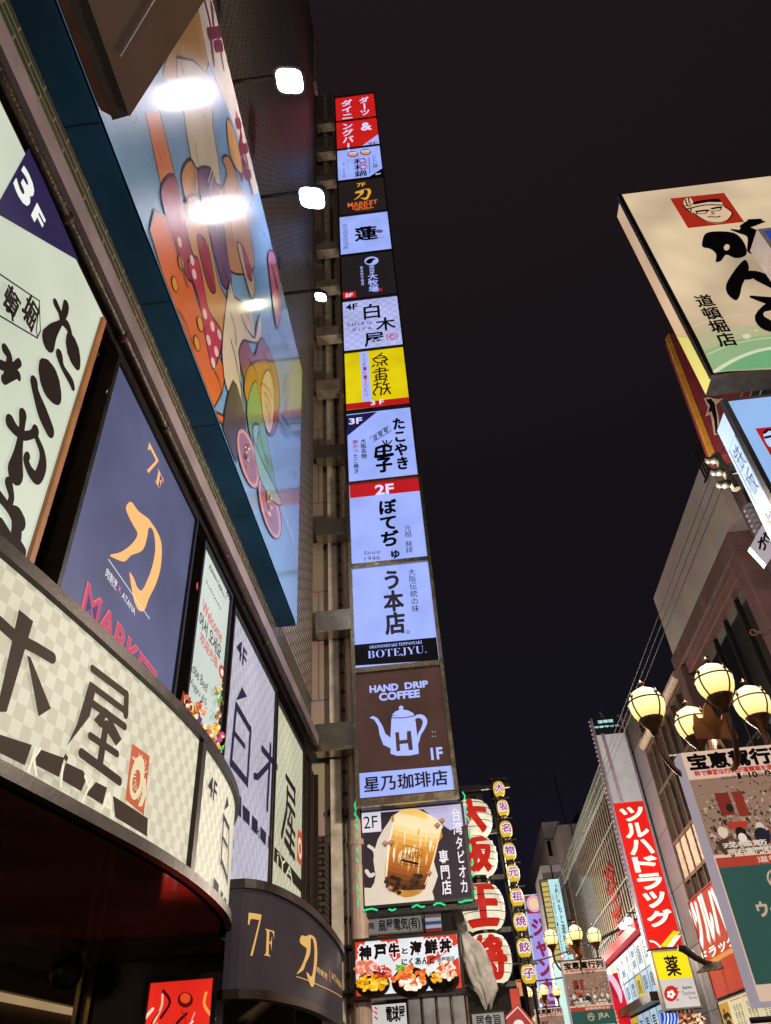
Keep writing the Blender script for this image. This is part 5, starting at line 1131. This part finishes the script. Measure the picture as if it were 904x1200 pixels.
for k in range(6):
    x = u0 + 1.1 + (k % 3) * 1.1; z = v0 - .12 - (k // 3) * .72; a.lineuv([(x, z), (x + .95, z), (x + .95, z - .6), (x, z - .6)], .02, lit('#b0483a'), 1, True)
    for j in range(3): a.text('化粧品', (x + .15 + j * .25, z - .08), (x + .33 + j * .25, z - .52), K, .0, True, uv=True)
a.build('lettering', r)

# ------------------------------------------------------------------ louvred dark facade farther along
lb = thing('louvred_building', 'long dark facade of upright metal ribs beyond the red vertical sign', 'building', (9, 38, 0))
MB().box((RX + .012, 26.6, 0), (14, 50, 10.9), mat('polished_dark_cladding', '#6d655c', .12, .9, .2, .5)).build('wall', lb)
m = MB(); RB = mat('cladding_rib', '#a0917f', .45, .1, .3)
for k in range(44): y = 26.7 + k * .53; m.box((RX, y, 0), (RX + .011, y + .2, 10.9), RB)
m.build('rib', lb)
m = MB(); LR = mat('lit_rail_metal', '#b9bdb4', .4, .2)
for k in range(60): y = 27 + k * .36; m.tube([(RX + .02, y, 10.92), (RX + .3, y - .2, 12.4)], .022, LR, 5)
for z, x in ((10.95, RX), (11.45, RX + .11), (11.95, RX + .2), (12.4, RX + .3)): m.tube([(x, 27, z), (x, 48.5, z)], .028, LR, 5)
m.build('roof_rail', lb)
for i, (z, ya, yb_) in enumerate(((10.9, 27, 49), (9.6, 26.8, 44), (7.6, 27.2, 42), (6.6, 27, 40))):
    r = thing('light_chain', ('topmost', 'second', 'third', 'lowest')[i] + ' chain of small bulbs along the dark ribbed facade' if i in (0, 3) else ('second' if i == 1 else 'third') + ' chain of small bulbs from the top on the ribbed facade', 'string lights', (RX - .1, ya, z), 'bulb chains on the ribbed facade')
    m = MB(); m.tube([(RX - .1, ya + (yb_ - ya) * k / 12, z) for k in range(13)], .016, LR, 5); m.build('wire', r)
    scatter('bulb', MB().lathe((0, 0, 0), [(0, -.03), (.03, 0), (0, .03)], lit('#d9dcd6', .7), 6), [(RX - .12, ya + .2 + k * .33, z - .03) for k in range(int((yb_ - ya) / .33))], r)
r = thing('reflected_letters', 'three glowing red characters in a column, a painted sign reflection on the dark ribbed facade', 'neon sign', (RX, 36, 6)); fR = faceR(RX - .06); a = Art(fR, .0, .004)  # sign reflection on the cladding, painted as glowing red characters
for ch, q in (('冷', ((600, 515), (690, 590))), ('王', ((635, 665), (722, 738))), ('匠', ((668, 815), (748, 890)))):
    u, v = fR.uv(R8(q[0])[0]), fR.uv(R8(q[1])[0]); a.text(ch, (min(u[0], v[0]), max(u[1], v[1])), (max(u[0], v[0]), min(u[1], v[1])), lit('#b3342c', .8), .02, uv=True)
a.build('lettering', r)

# theatre sign: teal sheet with a yellow lattice edge
YY = 46.0; f = faceY(YY); q0, q1, q2 = ony(632.5, 1031, YY), ony(655.5, 1030, YY), ony(675, 1140, YY)
xa, xb, xm = ony(632.5, 1031, YY).x, q1.x, ony(642, 1031, YY).x
r, a = sign('vertical_sign', 'tall pale teal theatre sign with yellow lattice edge and black vertical writing', f, xa, 3.2, xb, q0.z, lit('#b6e2e8', 1, True, .3, .15, .6), .5, .03, DARK)
a.step = .01
a.polyuv([(xa + .03, 4.6), (xm, 4.6), (xm, q0.z - .03), (xa + .03, q0.z - .03)], lit('#6d5f3a', .8))
n = 24
for k in range(n): z = 4.65 + (q0.z - 4.75) * k / n; a.polyuv([(xa + .06, z), (xm - .04, z), (xm - .04, z + .2), (xa + .06, z + .2)], lit('#c2b368', .95)); a.d -= a.step
a.d += .01
a.text('よしもと道頓堀シアター', (xm + .28, q0.z - .25), (xb - .18, 5.1), K, .03, True, uv=True); a.text('Yoshimoto', (xm + .05, q0.z - .9), (xm + .14, q0.z - 3.6), K, -.01, True, uv=True)
a.blob(*R8((335, 1080))[0], 3, 3, lit('#b0705a')); a.blob(*R8((335, 1078))[0], 2, 2, WH2); a.build('lettering', r)
r, a = sign('vertical_sign', 'narrow pale teal sign lettered KARAOKE below the theatre sign', faceY(41), ony(649, 1140, 41).x, 2, ony(659, 1140, 41).x, ony(650, 1128, 41).z, lit('#b5d9d2', 1, True), .3, .03, DARK)
for i, ch in enumerate('KARAOKE'): a.text(ch, *R7((287 + i * 5.2, 722 + i * 23.5), (302 + i * 5.2, 742 + i * 23.5)), K, .03)
a.build('lettering', r)
YJ = 57.0; f = faceY(YJ); q0, q1 = ony(613.5, 1049, YJ), ony(635, 1047, YJ)
r, a = sign('vertical_sign', 'lavender vertical sign with maroon katakana and a dark red top square', f, q0.x, 4.5, q1.x + .05, q0.z, lit('#9a8fe0', 1, True), .5, .06, lit('#b9d3e2', .8))
a.step = .012; zj = ony(618, 1071, YJ).z
a.polyuv([(q0.x + .06, zj), (q1.x, zj), (q1.x, q0.z - .06), (q0.x + .06, q0.z - .06)], lit('#8d2440', 1)); cx_ = (q0.x + q1.x) / 2; cz_ = (zj + q0.z) / 2
for rr_, c_ in ((.52, '#d6a6bb'), (.34, '#e8c6a0')): a.polyuv([(cx_ + rr_ * math.cos(t), cz_ + rr_ * math.sin(t)) for t in (6.283 * k / 24 for k in range(24))], lit(c_, 1))
a.text('ジャンカラ', (q0.x + .22, zj - .25), (q1.x - .18, 5.0), lit('#7d1c46', 1), .06, True, uv=True); a.build('lettering', r)

# wall of shop panels on the facade, low right, with red trim
fw = faceR(RX - .2)
r = thing('panel_wall', 'slanting wall of white and yellow lit panels under a red rail', 'sign', (RX - .2, 32, 3))
zt_ = onx(743, 1101, RX - .2).z; ya_, yb_ = onx(756, 1090, RX - .2).y, onx(706, 1143, RX - .2).y
m = MB(); m.box((RX - .19, ya_, 1.5), (RX - .04, yb_, zt_), DARK); m.build('casing', r)
m = MB(); m.box((RX - .5, ya_, zt_ + .003), (RX - .1, yb_, zt_ + .28), lit('#c22a3a', .95, True)); m.build('red_rail', r)
m = MB(); m.box((RX - .6, ya_ - .2, zt_ - 2.05), (RX - .1, yb_ - 1, zt_ - 1.8), BLACK); m.build('dark_rail', r)
N = 9
for i in range(N):
    for j, (z0, z1) in enumerate(((zt_ - .98, zt_ - .1), (zt_ - 1.75, zt_ - 1.02), (zt_ - 3.4, zt_ - 2.12))):
        y0 = ya_ + (yb_ - ya_) * i / N + .05; y1 = ya_ + (yb_ - ya_) * (i + 1) / N - .05
        c_ = '#c9b53a' if (i, j) in ((6, 0), (6, 1), (2, 1), (4, 2)) else random.choice(['#b4cfe0', '#a8c4d8', '#c0d6e2', '#9fbdd4'])
        o = panel(fw, -y1, z0, -y0, z1, lit(c_, .95, True, .3, .05), .004).build('lit_panel', r); a = Art(fw, .012)
        a.text(random.choice(['居酒屋', '寿司', '焼肉', '鍋', '鳥', '海鮮']), (-y1 + .2, z1 - .12), (-y0 - .25, z0 + .15), ink('#3a4250'), .01, True, uv=True); a.build('lettering', o)
f = faceY(35.5); r = thing('vertical_sign', 'bright red sign with white arch and yellow bars at the bottom', 'sign', ony(722, 1190, 35.5))
q = [f.P(*f.uv(t)) for t in ((706.5, 1148), (723, 1139), (748, 1215), (716, 1225))]; m = MB(); m.hull(q, (0, .3, 0), lit('#d01428', 1, True)); m.build('casing', r)
a = Art(f, .01, .006); a.line(R7((98, 770), (110, 725), (150, 712), (200, 800), (215, 870)), [.1, .2, .22, .2, .08], lit('#dcc0da', 1), 3); a.line(R7((112, 790), (140, 760), (185, 840)), .08, lit('#9a1030'), 3)
for k in range(7): a.poly(R7((128 + k * 8, 850 + k * 28), (150 + k * 8, 840 + k * 28), (158 + k * 8, 858 + k * 28), (135 + k * 8, 868 + k * 28)), lit('#eec032', 1))
a.build('lettering', r)
f = faceY(23.8); r = thing('neon_sign', 'blue and white striped lit sign at the bottom under the chemist sign', 'neon sign', ony(785, 1200, 23.8))
q = [f.P(*f.uv(t)) for t in R7((478, 945), (590, 940), (650, 1100), (500, 1100))]; m = MB(); m.hull(q, (0, .2, 0), lit('#1c3fa8', 1, True)); m.build('casing', r)
a = Art(f, .01, .005)
for k in range(5): a.line(R7((490 + k * 22, 1060), (505 + k * 22, 985), (500 + k * 22, 950)), .035, lit(random.choice(['#e4ecff', '#a9c6ff'])), 2)
a.build('lettering', r)
f = faceY(23.2); r = thing('picture_board', 'warm coloured food picture board at the bottom beside the blue striped sign', 'sign', ony(808, 1200, 23.2))
q = [f.P(*f.uv(t)) for t in R7((590, 945), (735, 950), (790, 1100), (655, 1100))]; m = MB(); m.hull(q, (0, .15, 0), lit('#8a5a3a', .9, True)); m.build('board', r); a = Art(f, .01, .0006)
for k in range(60): (p,) = R7((random.uniform(600, 760), random.uniform(950, 1040))); a.blob(p[0], p[1], random.uniform(1, 3.5), random.uniform(1, 2.5), lit(random.choice(['#d9a06a', '#e6c49a', '#6d3a22', '#b9512f', '#f0dcc0', '#3a221a'])), random.uniform(-60, 60), 9)
a.build('picture', r)

# spotlight pair on a long black cable arm
r = thing('spotlight_arm', 'pair of white spotlights on a black arm above the red rail', 'spotlight', ony(735, 1082, 30)); m = MB()
m.tube([ony(690, 1108, 30), ony(748, 1077, 30)], .05, BLACK, 6); m.tube([ony(735, 1070, 30), ony(750, 1069, 30)], .03, BLACK, 6); m.build('arm', r)
for x, y in ((730.5, 1085.5), (737, 1079.5)):
    m = MB(); p = ony(x, y, 29.9); m.lathe(p, [(0, -.1), (.12, -.06), (.14, .02), (.08, .1), (0, .12)], lit('#fff4ee', 9), 10); m.build('lamp_head', r, smooth=True)

# ------------------------------------------------------------------ far buildings closing the street
def far(name, label, px, Y, w_px, depth, col, zlow=0):
    p = ony(*px, Y); q = ony(px[0] + w_px, px[1], Y); r = thing(name, label, 'building', ((p.x + q.x) / 2, Y, 0))
    MB().box((p.x, Y, zlow), (q.x, Y + depth, p.z), tiles('far_wall_' + col.strip('#'), col, col, '#3b3638', 3.2, 3.0, .6, 'xz', .2, .05)).build('wall', r); return r, p, q
def wins(r, p, q, Y, n, rows, h):
    w = (q.x - p.x) / n
    for i in range(n):
        for j in range(rows): m = MB(); m.box((p.x + w * (i + .2), Y - .03, p.z - 1.5 - j * h - 1.2), (p.x + w * (i + .8), Y - .002, p.z - 1.5 - j * h), mat('dark_far_glass', '#1b1b20', .15)); m.build('window', r)
r, p, q = far('office_block', 'tall grey office block far down the street beyond the teal sign', (635, 964), 66, 22, 40, '#c9bcbc'); wins(r, p, q, 66, 3, 5, 3)
r, p, q = far('office_block', 'beige flat topped block with a rooftop box behind the roof rail', (654, 967), 60, 30, 20, '#dcd2cb'); 
m = MB(); m.box((p.x + 2, 62, p.z), (p.x + 5, 66, p.z + 1.5), mat('roof_box', '#4a4446', .7)); m.tube([(p.x + .8, 61, p.z), (p.x + .6, 61, p.z + 4.2)], .05, BLACK, 5); m.build('roof_box', r)
r, p, q = far('office_block', 'lavender grey stair tower directly above the teal theatre sign', (633.5, 1014), 47.5, 24, 5, '#d6cfe0')
r, p, q = far('office_block', 'dark slab closing the end of the street behind the lanterns', (560, 1120), 105, 95, 10, '#8a7f7a'); wins(r, p, q, 105, 10, 6, 3)
r, p, q = far('office_block', 'low warm grey block under the far street lamps', (606, 1085), 80, 40, 8, '#a08c80'); wins(r, p, q, 80, 5, 4, 3)
for k, (x, z, w_, h_, c_, nm) in enumerate(((3.4, 6.6, .8, 1.5, '#c23a2a', 'bright red'), (4.6, 5.2, 1.0, 1.0, '#d9b06a', 'amber'), (5.6, 6.4, .7, 1.7, '#b9c6d6', 'pale blue'), (4.1, 7.6, .6, 1.2, '#e0885a', 'orange'), (6.2, 4.8, .8, 1.3, '#8a2a2a', 'dark red'))):
    r = thing('shop_sign', nm + ' small lit shop sign far down the street under the lavender sign', 'sign', (x, 70 + k * .4, z)); MB().box((x, 70 + k * .4, z), (x + w_, 70.2 + k * .4, z + h_), DARK).build('casing', r)
    f_ = faceY(69.99 + k * .4); panel(f_, x + .05, z + .05, x + w_ - .05, z + h_ - .05, lit(c_, .85)).build('face_panel', r)

# ------------------------------------------------------------------ street lamps with banners
def globe_mat(z0):
    m, t, p = newmat('glowing_globe_glass'); L = t.links
    co = nn(m, 'ShaderNodeTexCoord'); sp = nn(m, 'ShaderNodeSeparateXYZ'); L.new(co.outputs['Object'], sp.inputs[0])
    mr = nn(m, 'ShaderNodeMapRange'); mr.inputs['From Min'].default_value = z0 - .2; mr.inputs['From Max'].default_value = z0 + .17; L.new(sp.outputs['Z'], mr.inputs[0])
    r = nn(m, 'ShaderNodeValToRGB'); L.new(mr.outputs[0], r.inputs[0]); r.color_ramp.elements[0].color = S('#dca848'); r.color_ramp.elements[1].color = S('#fff6c4')
    e = r.color_ramp.elements.new(.45); e.color = S('#ffe9a0')
    L.new(r.outputs[0], p.inputs['Emission Color']); p.inputs['Emission Strength'].default_value = 1.5; p.inputs['Base Color'].default_value = (.01, .009, .006, 1); p.inputs['Roughness'].default_value = .5; p.inputs['Specular IOR Level'].default_value = .05
    return m
GLZ = 4.68; GM = globe_mat(GLZ)
def street_lamp(x, y, label):
    B = Vector((x, y, 0)); r = thing('street_lamp', label, 'street lamp', B, 'bronze street lamps with four globes')
    m = MB(); m.tube([B + Vector((0, 0, z)) for z in (0, .3, .35, 4.2)], [.16, .15, .08, .07], BRONZE, 14)
    m.lathe(B, [(.075, 4.0), (.13, 4.02), (.13, 4.1), (.09, 4.16), (.06, 4.3), (0, 4.32)], BRONZE, 14); m.build('post', r, smooth=True)
    for dx, dy in ((-.6, -.12), (.56, .1), (.0, -.54), (.02, .52)):
        g = B + Vector((dx, dy, GLZ)); h = Vector((dx, dy, 0)).normalized(); l = math.hypot(dx, dy)
        m = MB(); m.tube(spline([tuple(B + h * .06 + Vector((0, 0, 4.05))), tuple(B + h * l * .35 + Vector((0, 0, 3.93))), tuple(B + h * l * .75 + Vector((0, 0, 3.95))), tuple(B + h * l * .97 + Vector((0, 0, 4.15))), tuple(g - Vector((0, 0, .3)))], 6, False), .026, BRONZE, 10)
        m.lathe(g, [(.0, -.33), (.035, -.32), (.045, -.27), (.1, -.2), (.125, -.155), (.128, -.14), (.1, -.135)], BRONZE, 20); ao = m.build('arm', r, smooth=True)
        prof = [(.001, .2), (.06, .19), (.115, .16), (.16, .105), (.182, .04), (.18, -.02), (.163, -.08), (.135, -.13), (.11, -.165)]
        m = MB(); m.lathe(g, prof, GM, 28); go = m.build('globe', r, smooth=True)
        m = MB()
        m.tube([g + Vector((.187 * math.cos(t), .187 * math.sin(t), .045)) for t in (6.2832 * k / 28 for k in range(29))], .009, BRONZE, 6, False)
        for qd in range(4):
            c_, s_ = math.cos(qd * math.pi / 2 + .5), math.sin(qd * math.pi / 2 + .5)
            m.tube([g + Vector((c_ * (R_ + .006), s_ * (R_ + .006), z)) for R_, z in prof[3:]], .009, BRONZE, 6); m.lathe(g + Vector((c_ * .176, s_ * .176, .09)), [(0, -.03), (.022, 0), (0, .05)], BRONZE, 6)
        m.build('strap', go)
        m = MB(); m.lathe(g, [(.05, .192), (.03, .21), (.008, .22), (.008, .25), (.022, .262), (.0, .3)], BRONZE, 10); m.tube([g + Vector((-.035, 0, .262)), g + Vector((.035, 0, .262))], .009, BRONZE, 6); m.build('finial', go)
    m = MB()    # cast crest between the globes
    pl = [(-.2, 4.3), (.2, 4.26), (.19, 4.42), (.14, 4.43), (.13, 4.52), (.1, 4.46), (.06, 4.5), (.04, 4.62), (0, 4.66), (-.04, 4.6), (-.07, 4.5), (-.12, 4.5), (-.15, 4.56), (-.18, 4.46), (-.2, 4.42)]
    m.hull([B + Vector((a_, -.12, b_)) for a_, b_ in pl], (0, .05, 0), mat('crest_gold_paint', '#7a4824', .4, .4)); m.build('crest', r)
    m = MB(); m.tube([B + Vector((-.5, 0, 4.17)), B + Vector((.62, 0, 4.17))], .022, BLACK, 8); m.tube([B + Vector((-.5, 0, 1.95)), B + Vector((.62, 0, 1.95))], .022, BLACK, 8); m.build('banner_rail', r)
    ld = bpy.data.lights.new('lamp_glow', 'POINT'); ld.energy = 1700; ld.color = (1, .84, .68); ld.shadow_soft_size = .3
    lo = bpy.data.objects.new('lamp_glow', ld); COL.objects.link(lo); lo.parent = r; lo.location = (0, 0, GLZ + 1.75)
    return r
LX, LY = 2.82, 7.62
lamp1 = street_lamp(LX, LY, 'large bronze street lamp with four glowing globes right of the chemist sign')
def banner(x, y, label):
    x0, x1, y0, z0, z1 = x - .44, x + .62, y - .2, 2.06, 4.13; f = faceY(y0)
    r = thing('street_banner', label, 'banner', (x, y, z0), 'parade banners under the street lamps')
    m = MB(); LVF = lit('#a59aa4', .85, True, .4, .1); m.box((x0 - .025, y0 + .003, z0 - .03), (x1 + .025, y0 + .2, z1), LVF); m.build('frame', r)  # frame glows in place of street light falling on its side
    panel(f, x0, z0, x1, z1, lit('#d8b8a2', .95, True, .5, .06)).build('cloth', r)
    a = Art(f, .003, .0006); u = lambda p, q: (x0 + (x1 - x0) * p, z1 - (z1 - z0) * q)
    def rect(p0, q0, p1, q1, mm): a.polyuv([u(p0, q1), u(p1, q1), u(p1, q0), u(p0, q0)], mm)
    zg = .515
    rect(.0, .13, 1, .46, lit('#9a7a66', .8))
    for k in range(620):    # crowd and floats in the parade photograph
        p, q = random.uniform(.02, .98), .15 + .31 * random.random() ** .8; s_ = (.006 + .03 * (q - .14)) * random.uniform(.5, 1.5)
        c_ = random.choice(['#2a201f', '#3a2c2a', '#4d3d36', '#c9ad92', '#b3927a', '#8d4638', '#5a4a44', '#7d6a5c', '#bfae9c', '#2a2730', '#6d564a', '#94806f'])
        (uu, vv) = u(p, q); w_, h_, r_ = random.uniform(.6, 1.5), random.uniform(.7, 1.9), random.uniform(-.5, .5)
        a.polyuv([(uu + s_ * (w_ * math.cos(t) - r_ * math.sin(t)) * random.uniform(.7, 1.2), vv + s_ * h_ * math.sin(t) * random.uniform(.7, 1.2)) for t in (6.283 * j / 7 for j in range(7))], lit(c_, .8)); a.d -= a.step * .985
    a.d += .001
    rect(.18, .2, .3, .3, lit('#7d2a24', .85)); rect(.33, .2, .42, .31, lit('#8a3026', .85)); a.polyuv([u(.2, .33), u(.38, .33), u(.36, .36), u(.22, .36)], lit('#b8382a', .85)); 
    for p, q, c_, s_ in ((.27, .27, '#241c1e', .035), (.14, .37, '#e0c8b0', .045), (.29, .38, '#1d181c', .05), (.29, .4, '#ead8c8', .038), (.47, .36, '#d9c4b0', .035), (.46, .4, '#22202c', .07), (.62, .38, '#e6d6c4', .04), (.64, .44, '#5a3a30', .05), (.8, .37, '#d6bfa6', .04), (.8, .43, '#3a2422', .06), (.92, .38, '#e2cdb6', .04), (.7, .3, '#a83226', .04), (.12, .43, '#4a3426', .06)):
        uu, vv = u(p, q); a.polyuv([(uu + s_ * math.cos(t), vv + s_ * 1.1 * math.sin(t)) for t in (6.283 * j / 14 for j in range(14))], lit(c_, .85))
    a.text('宝恵駕行列', u(.04, .015), u(.97, .088), K, .055, uv=True)
    a.text('粋で華麗な行列が道頓堀を巡行します', u(.06, .094), u(.98, .118), lit('#b5342a', .9), .05, uv=True)
    a.text('2026年', u(.28, .128), u(.42, .145), K, .0, uv=True); a.text('1', u(.43, .12), u(.46, .147), K, .05, uv=True); a.text('月', u(.475, .126), u(.515, .146), K, .0, uv=True); a.text('10', u(.53, .12), u(.61, .147), K, .05, uv=True); a.text('日', u(.62, .126), u(.655, .146), K, .0, uv=True)
    uu, vv = u(.7, .134); a.polyuv([(uu + .03 * math.cos(t), vv + .03 * math.sin(t)) for t in (6.283 * j / 16 for j in range(16))], K); a.text('土', (uu - .018, vv + .018), (uu + .018, vv - .018), lit('#cfae98', .9), .02, uv=True)
    WB = lit('#dccbb8', .9); a.text('戎橋筋', u(.1, .415), u(.47, .438), WB, .04, uv=True); a.text('宗右衛門町', u(.12, .444), u(.5, .468), WB, .04, uv=True); a.text('心斎橋', u(.58, .41), u(.86, .434), WB, .04, uv=True); a.text('道頓堀', u(.6, .44), u(.9, .464), WB, .04, uv=True)
    rect(0, .476, 1, .515, lit('#b0402e', .85)); a.text('道頓堀商店会', u(.34, .483), u(.92, .508), lit('#e0c4a8', .9), .02, uv=True)
    rect(0, .515, 1, .945, lit('#33574f', .85, True, .5, .15));  # green half glows, standing in for ambient street light
    CR = lit('#bfa68e', .9); uu, vv = u(.44, .578); a.lineuv([(uu + .075 * math.cos(t), vv + .075 * math.sin(t)) for t in (6.283 * j / 24 for j in range(24))], .016, CR, 1, True); a.lineuv([(uu - .06, vv - .02), (uu - .02, vv + .03), (uu + .03, vv + .045)], .018, CR); a.lineuv([(uu - .04, vv + .01), (uu + .06, vv + .0), (uu + .02, vv - .05)], .02, CR)
    a.text('JRA', u(.6, .545), u(.86, .61), CR, .02, uv=True); a.text('ウインズ道頓堀', u(.2, .655), u(.95, .715), CR, .045, uv=True); a.text('場外', u(.62, .76), u(.8, .83), lit('#a5402e', .9), .03, uv=True)
    a.build('print', r); return r
bn1 = banner(LX, LY, 'large parade banner with green lower half under the big street lamp')
for x, y, ll, lb_ in ((2.95, 22.3, 'middle distance bronze street lamp with globes beyond the yellow lanterns', 'middle distance parade banner below the theatre sign'), (3.07, 35.5, 'farthest small bronze street lamp at the bottom of the photo', 'farthest small parade banner beneath the distant street lamp'), (3.15, 49, 'added bronze street lamp, unseen, past the farthest visible one to light the far blocks', None), (3.2, 62, 'last added bronze street lamp, unseen, lighting the end of the street', None)):  # last two lamps are added unseen, to light the far walls
    for src, lab in ((lamp1, ll), (bn1, lb_)):
        if lab is None: continue
        c = copy_tree(src); c.location = Vector(src.location) + Vector((x - LX, y - LY, 0)); c['label'] = lab
for yy in (-8.5,):
    c = copy_tree(lamp1); c.location = (2.7, yy, 0); c['label'] = 'bronze street lamp added behind the viewpoint, unseen, to light the near walls'  # extra lamp out of view, added to light surfaces facing the camera

# ------------------------------------------------------------------ overhead wires and the insulator arm
cr = thing('insulator_arm', 'grey crossarm with white insulators at the right under the cream sign', 'utility pole', ony(848, 550, 7)); m = MB()
GI = mat('galvanised_arm', '#5c594f', .5, .2, .3, 6); pa, pb = ony(914, 545, 7), ony(850, 552, 7)
m.tube([pa, pb], .05, GI, 8); m.tube([pb + Vector((-.02, 0, .28)), pb + Vector((.03, 0, -.3))], .05, GI, 8); m.build('arm', cr)
PORC = mat('porcelain', '#34322e', .45)
for k in range(3):
    m = MB(); c_ = pb + Vector((-.04, 0, .2 - k * .2))
    m.tube([c_ + Vector((.06, 0, 0)), c_, c_ - Vector((.05, 0, 0)), c_ - Vector((.052, 0, 0)), c_ - Vector((.1, 0, 0)), c_ - Vector((.13, 0, 0))], [.03, .05, .058, .035, .05, .03], PORC, 12); m.build('insulator', cr, smooth=True)
WXX = 4.85
for k, px in enumerate(((741, 804), (747.5, 803), (753.5, 804))):
    w0 = onx(*px, WXX); r = thing('power_cable', ('left', 'middle', 'right')[k] + ' thin black power cable of the three crossing the sky by the white parapet', 'cable', (w0.x, 0, w0.z), 'three overhead power cables')
    m = MB(); m.tube([(w0.x, -4 + 5 * j, w0.z + .04 * ((j - 6) / 6) ** 2) for j in range(14)], .008, mat('cable_sheath', '#1c1a1c', .6), 6); m.build('conductor', r)
# thin wires slung across the street low down
for i, (p0, p1, Y) in enumerate((((600, 1130), (700, 1098), 24), ((606, 1150), (712, 1130), 26))):
    r = thing('slung_wire', ('upper' if i == 0 else 'lower') + ' thin wire slung across the street past the middle street lamp', 'cable', ony(*p0, Y), 'wires slung across the street')
    m = MB(); A, Bq = ony(*p0, Y), ony(*p1, Y); m.tube([A.lerp(Bq, k / 8) - Vector((0, 0, .12 * (1 - (k / 4 - 1) ** 2))) for k in range(9)], .02, CABLE, 6); m.build('conductor', r)
